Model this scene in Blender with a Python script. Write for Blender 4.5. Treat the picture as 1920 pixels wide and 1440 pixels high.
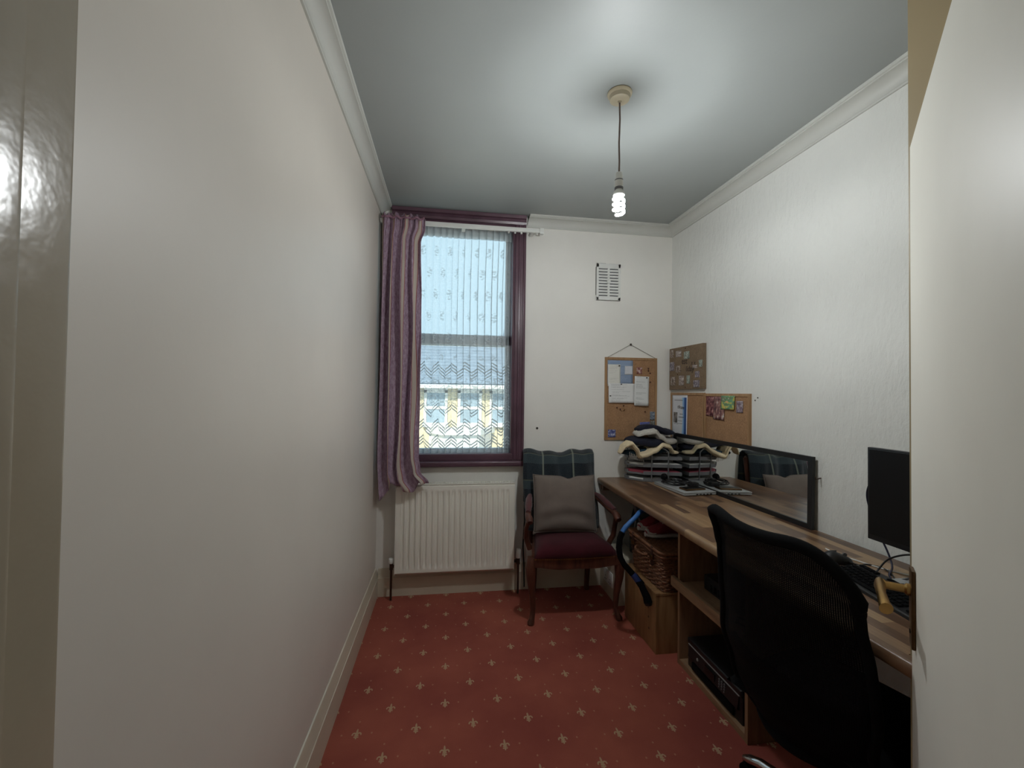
import bpy, bmesh, math, random
from mathutils import Matrix, Vector
random.seed(7)
R = math.radians
for o in list(bpy.data.objects):
    bpy.data.objects.remove(o)
SC = bpy.context.scene
COL = SC.collection

# ------------------------------------------------------------------ camera, world, sun, exposure
CAM_H = 1.4
cam_d = bpy.data.cameras.new('camera'); cam_d.sensor_fit = 'HORIZONTAL'; cam_d.sensor_width = 36.0
cam_d.lens = 810.97 / 1920 * 36.0; cam_d.clip_start = 0.02; cam_d.clip_end = 400
cam = bpy.data.objects.new('camera', cam_d); COL.objects.link(cam)
_p, _y, _r = 0.0190, 0.1466, 0.0133
fwd = Vector((math.sin(_y)*math.cos(_p), math.cos(_y)*math.cos(_p), math.sin(_p)))
rgt = Vector((math.cos(_y), -math.sin(_y), 0)); upv = rgt.cross(fwd)
r2 = math.cos(_r)*rgt + math.sin(_r)*upv; u2 = -math.sin(_r)*rgt + math.cos(_r)*upv
cam.matrix_world = Matrix(((r2.x, u2.x, -fwd.x, 0), (r2.y, u2.y, -fwd.y, 0), (r2.z, u2.z, -fwd.z, CAM_H), (0, 0, 0, 1)))
SC.camera = cam

world = bpy.data.worlds.new('overcast_sky'); SC.world = world; world.use_nodes = True
bg = world.node_tree.nodes['Background']
bg.inputs['Color'].default_value = (0.66, 0.88, 1.0, 1); bg.inputs['Strength'].default_value = 2.55

sun_d = bpy.data.lights.new('sun', 'SUN'); sun_d.energy = 12.0; sun_d.angle = R(4); sun_d.color = (1, .95, .86)
sun = bpy.data.objects.new('sun', sun_d); COL.objects.link(sun)
sun.rotation_euler = (R(48), 0, R(-22))      # from behind the house, over the roof, on to the street outside
sun.location = (0, -6, 12)

SC.view_settings.view_transform = 'Standard'; SC.view_settings.look = 'None'
SC.view_settings.exposure = -0.60; SC.view_settings.gamma = 1.0
SC.view_settings.use_curve_mapping = False
BULB_EMIT = 940.0

# ------------------------------------------------------------------ dimensions of the room
XL, XR, YE, ZC = -0.4708, 1.6786, 3.0752, 2.672
TA = 0.0245                       # the right wall runs a little askew
def xw(y): return XR + (YE - y) * TA
DESK = 0.78

# ------------------------------------------------------------------ materials
def lin(c):
    return tuple(((v/255)/12.92 if v/255 <= 0.04045 else ((v/255+0.055)/1.055)**2.4) for v in c)
class G:
    """tiny helper to write node graphs as expressions"""
    def __init__(s, name):
        s.m = bpy.data.materials.new(name); s.m.use_nodes = True
        s.t = s.m.node_tree; s.t.nodes.clear()
        s.out = s.t.nodes.new('ShaderNodeOutputMaterial')
    def n(s, t, **k):
        nd = s.t.nodes.new(t)
        for a, b in k.items(): setattr(nd, a, b)
        return nd
    def put(s, sock, v):
        if isinstance(v, bpy.types.NodeSocket): s.t.links.new(v, sock)
        elif isinstance(v, (tuple, list)) and sock.type == 'RGBA' and len(v) == 3: sock.default_value = (*v, 1)
        else: sock.default_value = v
    def f(s, op, a, b=None, c=None):
        nd = s.n('ShaderNodeMath', operation=op)
        for i, v in enumerate((a, b, c)):
            if v is not None: s.put(nd.inputs[i], v)
        return nd.outputs[0]
    def add(s, a, b): return s.f('ADD', a, b)
    def sub(s, a, b): return s.f('SUBTRACT', a, b)
    def mul(s, a, b): return s.f('MULTIPLY', a, b)
    def div(s, a, b): return s.f('DIVIDE', a, b)
    def lt(s, a, b): return s.f('LESS_THAN', a, b)
    def gt(s, a, b): return s.f('GREATER_THAN', a, b)
    def mx(s, *a):
        r = a[0]
        for v in a[1:]: r = s.f('MAXIMUM', r, v)
        return r
    def between(s, v, a, b): return s.mul(s.gt(v, a), s.lt(v, b))
    def fl(s, a): return s.f('FLOOR', a)
    def fr(s, a): return s.f('FRACT', a)
    def ab(s, a): return s.f('ABSOLUTE', a)
    def ell(s, x, y, cx, cy, rx, ry):
        a = s.div(s.sub(x, cx), rx); b = s.div(s.sub(y, cy), ry)
        return s.lt(s.add(s.mul(a, a), s.mul(b, b)), 1.0)
    def coord(s, kind='Object'):
        if kind == 'World': v = s.n('ShaderNodeNewGeometry').outputs['Position']
        else: v = s.n('ShaderNodeTexCoord').outputs[kind]
        return v
    def xyz(s, v):
        nd = s.n('ShaderNodeSeparateXYZ'); s.put(nd.inputs[0], v); return nd.outputs
    def vec(s, x, y, z=0.0):
        nd = s.n('ShaderNodeCombineXYZ')
        for i, v in enumerate((x, y, z)): s.put(nd.inputs[i], v)
        return nd.outputs[0]
    def scale(s, v, k):
        nd = s.n('ShaderNodeVectorMath', operation='MULTIPLY'); s.put(nd.inputs[0], v); nd.inputs[1].default_value = k; return nd.outputs[0]
    def noise(s, v, sc, det=3, rough=.55):
        nd = s.n('ShaderNodeTexNoise'); s.put(nd.inputs['Vector'], v); nd.inputs['Scale'].default_value = sc
        nd.inputs['Detail'].default_value = det; nd.inputs['Roughness'].default_value = rough; return nd.outputs['Fac']
    def white(s, v):
        nd = s.n('ShaderNodeTexWhiteNoise', noise_dimensions='3D'); s.put(nd.inputs['Vector'], v); return nd.outputs['Value']
    def ramp(s, fac, stops, mode='LINEAR'):
        nd = s.n('ShaderNodeValToRGB'); s.put(nd.inputs[0], fac); cr = nd.color_ramp; cr.interpolation = mode
        while len(cr.elements) < len(stops): cr.elements.new(.5)
        for e, (p, c) in zip(cr.elements, stops): e.position = p; e.color = (*c, 1)
        return nd.outputs[0]
    def mix(s, fac, a, b, blend='MIX'):
        nd = s.n('ShaderNodeMix', data_type='RGBA', blend_type=blend)
        s.put(nd.inputs[0], fac); s.put(nd.inputs[6], a); s.put(nd.inputs[7], b); return nd.outputs[2]
    def bump(s, h, strength=.3, dist=.01):
        nd = s.n('ShaderNodeBump'); s.put(nd.inputs['Height'], h); nd.inputs['Strength'].default_value = strength
        nd.inputs['Distance'].default_value = dist; return nd.outputs[0]
    def bsdf(s, col, rough=.6, metal=0, spec=.5, normal=None, **k):
        nd = s.n('ShaderNodeBsdfPrincipled'); s.put(nd.inputs['Base Color'], col); s.put(nd.inputs['Roughness'], rough)
        nd.inputs['Metallic'].default_value = metal; nd.inputs['Specular IOR Level'].default_value = spec
        if normal is not None: s.put(nd.inputs['Normal'], normal)
        for a, b in k.items(): s.put(nd.inputs[a.replace('_', ' ')], b)
        return nd.outputs[0]
    def done(s, sh):
        s.t.links.new(sh, s.out.inputs['Surface']); return s.m

def plain(name, rgb, rough=.55, metal=0, spec=.5, var=.12, nsc=14, bump=0, bsc=60, **k):
    """procedural paint/plastic/cloth: base colour with gentle noise variation and optional relief"""
    g = G(name); c = lin(rgb); v = g.coord()
    fac = g.noise(v, nsc, 4)
    col = g.ramp(fac, [(.3, tuple(max(0, x*(1-var)) for x in c)), (.7, tuple(min(1, x*(1+var)) for x in c))])
    nm = g.bump(g.noise(v, bsc, 4), bump, .004) if bump else None
    return g.done(g.bsdf(col, rough, metal, spec, nm, **k))

def wall_mat(name, rgb, rough=.6, emboss=0.0, spec=.4):
    g = G(name); v = g.coord('World'); c = lin(rgb)
    blot = g.noise(v, 1.3, 4)
    col = g.ramp(blot, [(.3, tuple(x*.93 for x in c)), (.7, tuple(min(1, x*1.03) for x in c))])
    h = g.noise(g.scale(v, (1, 1, .45)), 34, 5, .6)
    nm = g.bump(h, emboss, .012) if emboss else g.bump(g.noise(v, 60, 3), .08, .003)
    return g.done(g.bsdf(col, rough, 0, spec, nm))

M = {}
M['wall_l'] = wall_mat('left_wall_paint', (222, 215, 205), .44, 0.0, .9)
M['wall_e'] = wall_mat('end_wall_paint', (236, 234, 228), .55, .12)
M['wall_r'] = wall_mat('embossed_wallpaper', (228, 229, 224), .55, .6)
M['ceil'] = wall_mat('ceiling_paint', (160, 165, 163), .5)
M['cove'] = plain('coving_paint', (198, 199, 193), .5, var=.04, nsc=3)
M['skirt'] = plain('cream_gloss_paint', (206, 197, 178), .28, var=.06, nsc=3)
M['frame_paint'] = plain('beige_gloss_paint', (178, 165, 144), .22, var=.06, nsc=3, bump=.25, bsc=22)
M['cupboard'] = plain('beige_cupboard_paint', (160, 143, 110), .5, var=.04, nsc=2)
M['door'] = plain('off_white_door_paint', (240, 237, 226), .46, var=.04, nsc=2, bump=.05, bsc=30)
M['hall'] = plain('hall_wall_paint', (150, 140, 122), .7, var=.05, nsc=2)
M['darkwood'] = plain('plum_brown_gloss_wood', (92, 66, 78), .3, var=.2, nsc=6)
M['white'] = plain('white_plastic', (225, 226, 222), .4, var=.03)
M['upvc'] = plain('white_sash_paint', (236, 242, 246), .45, var=.03)
M['rad'] = plain('radiator_enamel', (242, 240, 230), .35, var=.05, nsc=2)
M['cream_plastic'] = plain('aged_cream_plastic', (196, 186, 160), .4, var=.05)
M['flex'] = plain('grey_brown_flex', (110, 92, 84), .6)
M['black'] = plain('black_plastic', (20, 20, 22), .42, var=.2)
M['blackmatt'] = plain('black_matt', (8, 8, 10), .9, spec=.15, var=.2)
M['screen'] = plain('dark_screen', (9, 9, 11), .3, spec=.35)
M['chrome'] = plain('polished_chrome', (205, 208, 210), .12, 1.0, var=.02)
M['grey_metal'] = plain('grey_wire', (128, 130, 133), .4, .6, var=.05)
M['brass'] = plain('aged_brass', (164, 130, 78), .32, 1.0, var=.2)
M['brass_dark'] = plain('tarnished_brass', (96, 72, 46), .45, .8, var=.3, bump=.3, bsc=90)
M['silver'] = plain('silver_plastic', (168, 170, 170), .4, .2, var=.04)
M['blue_foam'] = plain('blue_foam_tube', (52, 104, 168), .5, var=.1)
M['dark_blue'] = plain('dark_blue_plastic', (40, 58, 110), .5, var=.1)
M['red_canvas'] = plain('red_canvas', (118, 28, 36), .8, var=.15, bump=.3, bsc=200)
M['shoe_white'] = plain('off_white_rubber', (168, 162, 156), .7, var=.08)
M['bag'] = plain('grey_green_bag_fabric', (62, 68, 66), .9, var=.3, nsc=9, bump=.4, bsc=50)
M['navy'] = plain('navy_knit', (26, 29, 46), .95, var=.3, nsc=30, bump=.5, bsc=150)
M['fleece'] = plain('grey_white_fleece', (196, 192, 184), 1.0, var=.12, nsc=60, bump=.9, bsc=160)
M['cream_cloth'] = plain('cream_fleece', (226, 208, 174), 1.0, var=.1, nsc=50, bump=.8, bsc=150)
M['teal'] = plain('dark_teal_cloth', (34, 58, 72), .95, var=.3, nsc=30, bump=.4, bsc=100)
M['red_folder'] = plain('red_folder_card', (160, 70, 86), .5, var=.08)
M['paper'] = plain('white_paper', (226, 226, 222), .8, var=.03)
M['tray'] = plain('smoky_grey_plastic', (110, 111, 114), .35, var=.06)
M['rope'] = plain('grey_string', (120, 114, 104), .9, var=.2)
M['pin'] = plain('brown_pin', (84, 44, 36), .5)
M['terracotta'] = plain('dark_plug', (60, 52, 46), .7)

def velvet(name, rgb, sheen=.5, nsc=20, var=.2):
    g = G(name); v = g.coord(); c = lin(rgb)
    col = g.ramp(g.noise(v, nsc, 5), [(.3, tuple(x*(1-var) for x in c)), (.7, tuple(x*(1+var) for x in c))])
    return g.done(g.bsdf(col, .9, 0, .2, g.bump(g.noise(v, 240, 3), .25, .002), Sheen_Weight=sheen))
M['cushion'] = velvet('grey_beige_velvet', (114, 103, 96), .12, 9, .12)
M['red_velvet'] = velvet('burgundy_velvet', (66, 20, 29), .08, 8, .25)
M['arm_pad'] = velvet('worn_plum_pad', (84, 46, 48), .3, 20, .25)

def wood(name, a, b, axis='z', sc=9, rough=.45):
    g = G(name); v = g.coord()
    k = {'x': (.12, 1, 1), 'y': (1, .12, 1), 'z': (1, 1, .12)}[axis]
    f = g.noise(g.scale(v, k), sc*6, 6, .6)
    col = g.ramp(f, [(.3, lin(a)), (.7, lin(b))])
    return g.done(g.bsdf(col, rough, 0, .4, g.bump(f, .08, .003)))
M['chairwood'] = wood('dark_mahogany', (58, 34, 28), (102, 62, 48), 'z', 6, .35)
M['pine'] = wood('knotty_pine', (118, 86, 56), (160, 122, 84), 'z', 5)
M['panel'] = wood('oak_veneer_panel', (120, 90, 66), (156, 122, 92), 'z', 6, .5)
M['panel_y'] = wood('oak_veneer_shelf', (124, 96, 72), (164, 132, 102), 'y', 6, .5)
M['corkframe'] = wood('cork_frame_wood', (146, 112, 78), (176, 140, 102), 'z', 7)
M['wicker'] = wood('brown_wicker', (86, 54, 38), (146, 100, 72), 'y', 14, .55)
M['leather'] = plain('brown_leather', (62, 38, 28), .5, var=.2)

def cork(name, rgb):
    g = G(name); v = g.coord(); c = lin(rgb)
    f = g.add(g.mul(g.noise(v, 120, 4, .7), .7), g.mul(g.noise(v, 14, 3), .3))
    col = g.ramp(f, [(.35, tuple(x*.72 for x in c)), (.62, tuple(x*1.18 for x in c))])
    return g.done(g.bsdf(col, .9, 0, .2, g.bump(f, .3, .003)))
M['cork'] = cork('cork', (164, 128, 96)); M['hessian'] = cork('brown_hessian', (128, 110, 90))

# worktop: printed butcher-block laminate, staves along y
g = G('stave_print_laminate'); X_, Y_, Z_ = g.xyz(g.coord('World'))
row = g.fl(g.div(X_, .041)); off = g.white(g.vec(row, 3.0, 1.0))
col_ = g.fl(g.add(g.div(Y_, .42), g.mul(off, 3.0)))
tone = g.white(g.vec(row, col_, 7.0))
grain = g.noise(g.vec(g.mul(X_, 1.0), g.mul(Y_, .06), g.mul(tone, 9)), 130, 5, .6)
base = g.ramp(tone, [(0, lin((84, 58, 42))), (.35, lin((122, 92, 68))), (.7, lin((150, 116, 86))), (1, lin((192, 158, 118)))])
base = g.mix(g.mul(g.sub(1.0, grain), .75), base, lin((72, 50, 36)))
M['worktop'] = g.done(g.bsdf(base, .3, 0, .5))

# carpet: red pile with woven fleur-de-lis
g = G('red_fleur_de_lis_carpet'); P_ = g.coord('World'); X_, Y_, Z_ = g.xyz(P_)
CX, CY = .2365, .2625
def wrapc(v, o, per): return g.sub(g.f('FLOORED_MODULO', g.add(g.sub(v, o), per/2), per), per/2)
masks, dots = [], []
for ox, oy in ((.1275, 1.858), (.2455, 1.727)):
    a = g.div(wrapc(X_, ox, CX), .0205); b = g.div(wrapc(Y_, oy, CY), .0275); aa = g.ab(a)
    petal = g.ell(a, b, 0, .38, .2, .62)
    dx = g.sub(aa, .50); dy = g.add(b, .12); rr = g.f('SQRT', g.add(g.mul(dx, dx), g.mul(dy, dy)))
    curl = g.mul(g.lt(g.ab(g.sub(rr, .33)), .13), g.gt(b, -.22))
    bar = g.mul(g.lt(g.ab(g.add(b, .3)), .09), g.lt(aa, .42))
    foot = g.ell(a, b, 0, -.62, .17, .36)
    side = g.ell(aa, b, .3, -.58, .2, .12)
    masks.append(g.mx(petal, curl, bar, foot, side))
    for dxx, dyy in ((CX/4, 0.0), (-CX/4, 0.0), (0, .066)):
        p = wrapc(X_, ox+dxx, CX); q = wrapc(Y_, oy+dyy, CY)
        dots.append(g.ell(p, q, 0, 0, 0.0036, .0048))
fle = g.mul(g.mx(*masks), .8); dot = g.mul(g.mx(*dots), .62)
pile = g.noise(P_, 420, 2); wear = g.noise(P_, 2.1, 4)
red = g.ramp(wear, [(.32, lin((146, 74, 65))), (.7, lin((176, 98, 80)))])
red = g.mix(g.mul(g.sub(pile, .3), .5), red, lin((116, 52, 48)))
colr = g.mix(fle, red, lin((192, 166, 132))); colr = g.mix(dot, colr, lin((190, 140, 110)))
M['carpet'] = g.done(g.bsdf(colr, 1.0, 0, .08, g.bump(pile, .5, .004), Sheen_Weight=.05))

# patterned curtain with stripes across its width (u)
g = G('striped_damask_curtain'); uv = g.coord('UV'); U, V, _ = g.xyz(uv)
s1 = g.fr(g.add(g.mul(U, 3.3), .75))
tan = g.between(s1, .62, .80); line = g.mx(g.between(s1, .59, .62), g.between(s1, .80, .83))
dam = g.noise(g.vec(g.mul(U, 60), g.mul(V, 55)), 1.0, 4, .7)
weave = g.noise(g.vec(g.mul(U, 20), g.mul(V, 900)), 1.0, 2)
plum = g.ramp(g.add(g.mul(dam, .7), g.mul(weave, .3)), [(.4, lin((160, 130, 150))), (.62, lin((208, 186, 204)))])
cc = g.mix(tan, plum, lin((214, 202, 190))); cc = g.mix(line, cc, lin((180, 112, 106)))
d1 = g.bsdf(cc, .75, 0, .3); tr = g.n('ShaderNodeBsdfTranslucent'); g.put(tr.inputs[0], cc)
ms = g.n('ShaderNodeMixShader'); ms.inputs[0].default_value = .3; g.t.links.new(d1, ms.inputs[1]); g.t.links.new(tr.outputs[0], ms.inputs[2])
M['curtain'] = g.done(ms.outputs[0])

# lace net: u = metres across the cloth, v = height in the room
g = G('white_lace_net'); uv = g.coord('UV'); U, V, _ = g.xyz(uv)
tri = g.mul(g.ab(g.sub(g.fr(g.div(U, .165)), .5)), .150)
t = g.sub(V, tri)
lines = g.lt(g.fr(g.div(t, .0225)), .42)
b1 = g.mul(lines, g.mx(g.between(t, 1.47, 1.54), g.between(t, 1.205, 1.262), g.between(t, 1.075, 1.135), g.between(t, .955, 1.03)))
scroll = g.noise(g.vec(g.mul(U, 30), g.mul(V, 30)), 1.0, 2, .4)
sc_ = g.mul(g.lt(g.ab(g.sub(scroll, .5)), .035), g.between(V, 1.29, 1.50))
su = g.sub(g.fr(g.add(g.div(U, .155), g.mul(g.fl(g.div(V, .155)), .5))), .5); sv = g.sub(g.fr(g.div(V, .155)), .5)
leaf = g.noise(g.vec(g.mul(U, 75), g.mul(V, 75)), 1.0, 2)
sprig = g.mul(g.mul(g.ell(su, sv, 0, 0, .11, .24), g.gt(leaf, .5)), g.gt(V, 1.62))
head = g.gt(V, 2.50); hem = g.mul(g.lt(V, .985), .75)
scal = g.mul(g.gt(g.add(V, g.mul(g.ab(g.f('SINE', g.mul(U, 60))), .018)), 2.49), .35)
dens = g.mx(.43, g.mul(b1, .97), g.mul(sc_, .75), g.mul(sprig, .7), g.mul(head, .85), scal, hem)
df = g.n('ShaderNodeBsdfDiffuse'); df.inputs[0].default_value = (.62, .66, .68, 1)
tl = g.n('ShaderNodeBsdfTranslucent'); tl.inputs[0].default_value = (.34, .38, .4, 1)
a1 = g.n('ShaderNodeMixShader'); a1.inputs[0].default_value = .4
g.t.links.new(df.outputs[0], a1.inputs[1]); g.t.links.new(tl.outputs[0], a1.inputs[2])
tp = g.n('ShaderNodeBsdfTransparent'); a2 = g.n('ShaderNodeMixShader'); g.put(a2.inputs[0], dens)
g.t.links.new(tp.outputs[0], a2.inputs[1]); g.t.links.new(a1.outputs[0], a2.inputs[2])
M['lace'] = g.done(a2.outputs[0])

# plaid throw
g = G('dark_green_plaid_wool'); uv = g.coord('UV'); U, V, _ = g.xyz(uv)
fu = g.fr(g.div(U, .21)); fv = g.fr(g.div(V, .20))
bandu = g.between(fu, .12, .55); bandv = g.between(fv, .15, .5)
c0 = g.mix(g.mul(bandv, .8), lin((26, 33, 40)), lin((60, 72, 77)))
c0 = g.mix(g.mul(bandu, .35), c0, lin((46, 58, 66)))
c0 = g.mix(g.mul(g.between(fu, .59, .645), .5), c0, lin((150, 156, 140)))
c0 = g.mix(g.mul(g.between(fv, .48, .515), .3), c0, lin((130, 128, 96)))
fz = g.noise(g.vec(g.mul(U, 160), g.mul(V, 160)), 1.0, 3)
c0 = g.mix(g.mul(g.sub(fz, .35), .5), c0, lin((96, 100, 98)))
M['plaid'] = g.done(g.bsdf(c0, 1.0, 0, .1, g.bump(fz, .6, .004), Sheen_Weight=.3))

# office-chair mesh: black net with tiny see-through holes
g = G('black_chair_mesh'); uv = g.coord('UV'); U, V, _ = g.xyz(uv)
hole = g.mul(g.between(g.fr(g.mul(U, 90)), .3, .72), g.between(g.fr(g.mul(V, 120)), .3, .72))
b_ = g.bsdf(lin((7, 7, 9)), .9, 0, .15); tp = g.n('ShaderNodeBsdfTransparent')
ms = g.n('ShaderNodeMixShader'); g.put(ms.inputs[0], g.mul(hole, .14)); g.t.links.new(b_, ms.inputs[1]); g.t.links.new(tp.outputs[0], ms.inputs[2])
M['mesh'] = g.done(ms.outputs[0])

# printed sheets
def sheet_mat(name, base, lines=28, dark=.55, seed=1.0, ink=(70, 72, 78)):
    g = G(name); U, V, _ = g.xyz(g.coord('UV'))
    r = g.fl(g.mul(V, lines)); fv = g.fr(g.mul(V, lines))
    ln = g.between(fv, .3, .62); wid = g.white(g.vec(r, seed, 2.0)); on = g.gt(g.white(g.vec(r, seed, 9.0)), .45)
    word = g.gt(g.noise(g.vec(g.mul(U, 40), g.mul(r, 3.1), seed), 1.0, 2), .44)
    k = g.mul(g.mul(g.mul(ln, on), word), g.mul(g.gt(U, .1), g.lt(U, g.add(.35, g.mul(wid, .55)))))
    return g.done(g.bsdf(g.mix(g.mul(k, dark), lin(base), lin(ink)), .8, 0, .2))
def photo_mat(name, cols, sc=4.0, seed=0.0):
    g = G(name); U, V, _ = g.xyz(g.coord('UV'))
    f = g.noise(g.vec(g.add(g.mul(U, sc), seed), g.add(g.mul(V, sc), seed*1.7)), 1.0, 3, .6)
    n = len(cols)
    return g.done(g.bsdf(g.ramp(f, [(.28+.44*i/(n-1), lin(c)) for i, c in enumerate(cols)]), .35))
def glass_mat():
    g = G('window_glass'); gl = g.n('ShaderNodeBsdfGlossy'); gl.inputs['Roughness'].default_value = .02
    tp = g.n('ShaderNodeBsdfTransparent'); tp.inputs[0].default_value = (.93, .97, .98, 1)
    ms = g.n('ShaderNodeMixShader'); ms.inputs[0].default_value = .06
    g.t.links.new(tp.outputs[0], ms.inputs[1]); g.t.links.new(gl.outputs[0], ms.inputs[2]); return g.done(ms.outputs[0])
M['glass'] = glass_mat()
def mirror_mat():
    g = G('mirror_silvering'); gl = g.n('ShaderNodeBsdfGlossy'); gl.inputs['Roughness'].default_value = .012
    gl.inputs['Color'].default_value = (.84, .86, .85, 1); return g.done(gl.outputs[0])
M['mirror'] = mirror_mat()
def emit_mat():
    g = G('lit_lamp_tube'); e = g.n('ShaderNodeEmission'); e.inputs[0].default_value = (.95, .985, 1.0, 1)
    e.inputs[1].default_value = BULB_EMIT; return g.done(e.outputs[0])
M['lamp'] = emit_mat()

# ------------------------------------------------------------------ mesh helpers
class MB:
    def __init__(s, m=None):
        s.bm = bmesh.new(); s.M = m or Matrix.Identity(4); s.uv = None
    def _v(s, p): return s.bm.verts.new(s.M @ Vector(p))
    def quad(s, *p):
        s.bm.faces.new([s._v(q) for q in p]); return s
    def box(s, lo, hi, bev=0.0, seg=2):
        lo = Vector(lo); hi = Vector(hi)
        b = bmesh.new(); bmesh.ops.create_cube(b, size=1)
        for v in b.verts: v.co = Vector((lo[i] + (v.co[i]+.5)*(hi[i]-lo[i]) for i in range(3)))
        if bev > 0:
            bmesh.ops.bevel(b, geom=b.edges[:], offset=bev, segments=seg, profile=.6, affect='EDGES')
        s._merge(b); return s
    def _merge(s, b):
        mp = {v: s._v(v.co) for v in b.verts}
        for f in b.faces:
            try: s.bm.faces.new([mp[v] for v in f.verts])
            except ValueError: pass
        b.free()
    def prism(s, pts, f0, f1, close=True):
        """pts: 2D outline; f0/f1 map (a,b) to 3D at the two ends"""
        A = [s._v(f0(a, b)) for a, b in pts]; B = [s._v(f1(a, b)) for a, b in pts]; n = len(pts)
        for i in range(n if close else n-1):
            j = (i+1) % n; s.bm.faces.new((A[i], A[j], B[j], B[i]))
        if close: s.bm.faces.new(A[::-1]); s.bm.faces.new(B)
        return s
    def tube(s, pts, r, n=10, closed=False, caps=True, flat=1.0):
        pts = [Vector(p) for p in pts]; m = len(pts)
        rr = r if isinstance(r, (list, tuple)) else [r]*m
        rings = []; up = None
        for i, p in enumerate(pts):
            a = pts[(i-1) % m] if (i > 0 or closed) else p; b = pts[(i+1) % m] if (i < m-1 or closed) else p
            t = (b-a).normalized()
            if up is None:
                up = Vector((0, 0, 1)) if abs(t.z) < .9 else Vector((0, 1, 0))
            x = t.cross(up)
            if x.length < 1e-6: x = t.orthogonal()
            x.normalize(); y = x.cross(t).normalized(); up = y
            rings.append([s._v(p + x*math.cos(2*math.pi*k/n)*rr[i] + y*math.sin(2*math.pi*k/n)*rr[i]*flat) for k in range(n)])
        for i in range(m if closed else m-1):
            A = rings[i]; B = rings[(i+1) % m]
            for k in range(n): s.bm.faces.new((A[k], A[(k+1) % n], B[(k+1) % n], B[k]))
        if caps and not closed: s.bm.faces.new(rings[0][::-1]); s.bm.faces.new(rings[-1])
        return s
    def lathe(s, prof, c, axis='z', n=28):
        rings = []
        for r, h in prof:
            ring = []
            for k in range(n):
                a = 2*math.pi*k/n; u, w = r*math.cos(a), r*math.sin(a)
                d = {'z': (u, w, h), 'y': (u, h, w), 'x': (h, u, w)}[axis]
                ring.append(s._v((c[0]+d[0], c[1]+d[1], c[2]+d[2])))
            rings.append(ring)
        for A, B in zip(rings, rings[1:]):
            for k in range(n): s.bm.faces.new((A[k], A[(k+1) % n], B[(k+1) % n], B[k]))
        s.bm.faces.new(rings[0][::-1]); s.bm.faces.new(rings[-1]); return s
    def grid(s, fn, nu, nv, uvf=None, closed_u=False):
        """fn(u,v) -> point; uvf(u,v) -> uv"""
        us = [i/nu for i in range(nu + (0 if closed_u else 1))]; vs = [j/nv for j in range(nv+1)]
        V = [[s._v(fn(u, v)) for v in vs] for u in us]
        lay = s.bm.loops.layers.uv.verify()
        nn = len(us)
        for i in range(nu):
            for j in range(nv):
                i2 = (i+1) % nn
                f = s.bm.faces.new((V[i][j], V[i2][j], V[i2][j+1], V[i][j+1]))
                for lp, (u, v) in zip(f.loops, ((i/nu, j/nv), ((i+1)/nu, j/nv), ((i+1)/nu, (j+1)/nv), (i/nu, (j+1)/nv))):
                    lp[lay].uv = uvf(u, v) if uvf else (u, v)
        return s
    def loft(s, secs, caps=True):
        rings = [[s._v(p) for p in sec] for sec in secs]; n = len(rings[0])
        for A, B in zip(rings, rings[1:]):
            for k in range(n): s.bm.faces.new((A[k], A[(k+1) % n], B[(k+1) % n], B[k]))
        if caps: s.bm.faces.new(rings[0][::-1]); s.bm.faces.new(rings[-1])
        return s
    def build(s, name, mat, parent=None, smooth=False, solid=0, origin=None, kind=None, sub=0):
        if len(s.bm.faces) and not solid: bmesh.ops.recalc_face_normals(s.bm, faces=s.bm.faces[:])
        me = bpy.data.meshes.new(name)
        if origin is None:
            if parent is not None: origin = wloc(parent)
            else:
                xs = [v.co for v in s.bm.verts]
                lo = [min(c[i] for c in xs) for i in range(3)]; hi = [max(c[i] for c in xs) for i in range(3)]
                origin = Vector(((lo[0]+hi[0])/2, (lo[1]+hi[1])/2, lo[2]))
        for v in s.bm.verts: v.co -= origin
        s.bm.to_mesh(me); s.bm.free()
        me.materials.append(M[mat] if isinstance(mat, str) else mat)
        if smooth:
            for p in me.polygons: p.use_smooth = True
            if smooth != 'all':
                try: me.set_sharp_from_angle(angle=R(40))
                except Exception: pass
        o = bpy.data.objects.new(name, me); COL.objects.link(o)
        if parent is not None: o.parent = parent; o.location = Vector(origin) - wloc(parent)
        else: o.location = origin
        if solid:
            md = o.modifiers.new('thickness', 'SOLIDIFY'); md.thickness = solid; md.offset = 0
        if sub:
            md = o.modifiers.new('smooth', 'SUBSURF'); md.levels = md.render_levels = sub
        if kind: o['kind'] = kind
        return o
def wloc(o):
    v = Vector(o.location)
    while o.parent is not None:
        o = o.parent; v += Vector(o.location)
    return v
def thing(name, label, cat, loc, group=None, kind=None):
    o = bpy.data.objects.new(name, None); o.empty_display_size = .05; COL.objects.link(o); o.location = loc
    if label: o['label'] = label
    if cat: o['category'] = cat
    if group: o['group'] = group
    if kind: o['kind'] = kind
    return o
def tag(o, label, cat, group=None):
    o['label'] = label; o['category'] = cat
    if group: o['group'] = group
    return o
def struct(o, label=None, cat=None):
    o['kind'] = 'structure'
    if label: o['label'] = label
    if cat: o['category'] = cat
    return o
def lerp(a, b, t): return a + (b-a)*t
def pl(pts, t):
    """piecewise-linear (smoothed) lookup"""
    if t <= pts[0][0]: return pts[0][1]
    for (a, x), (b, y) in zip(pts, pts[1:]):
        if t <= b:
            k = (t-a)/(b-a); k = k*k*(3-2*k); return x + (y-x)*k
    return pts[-1][1]
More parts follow.
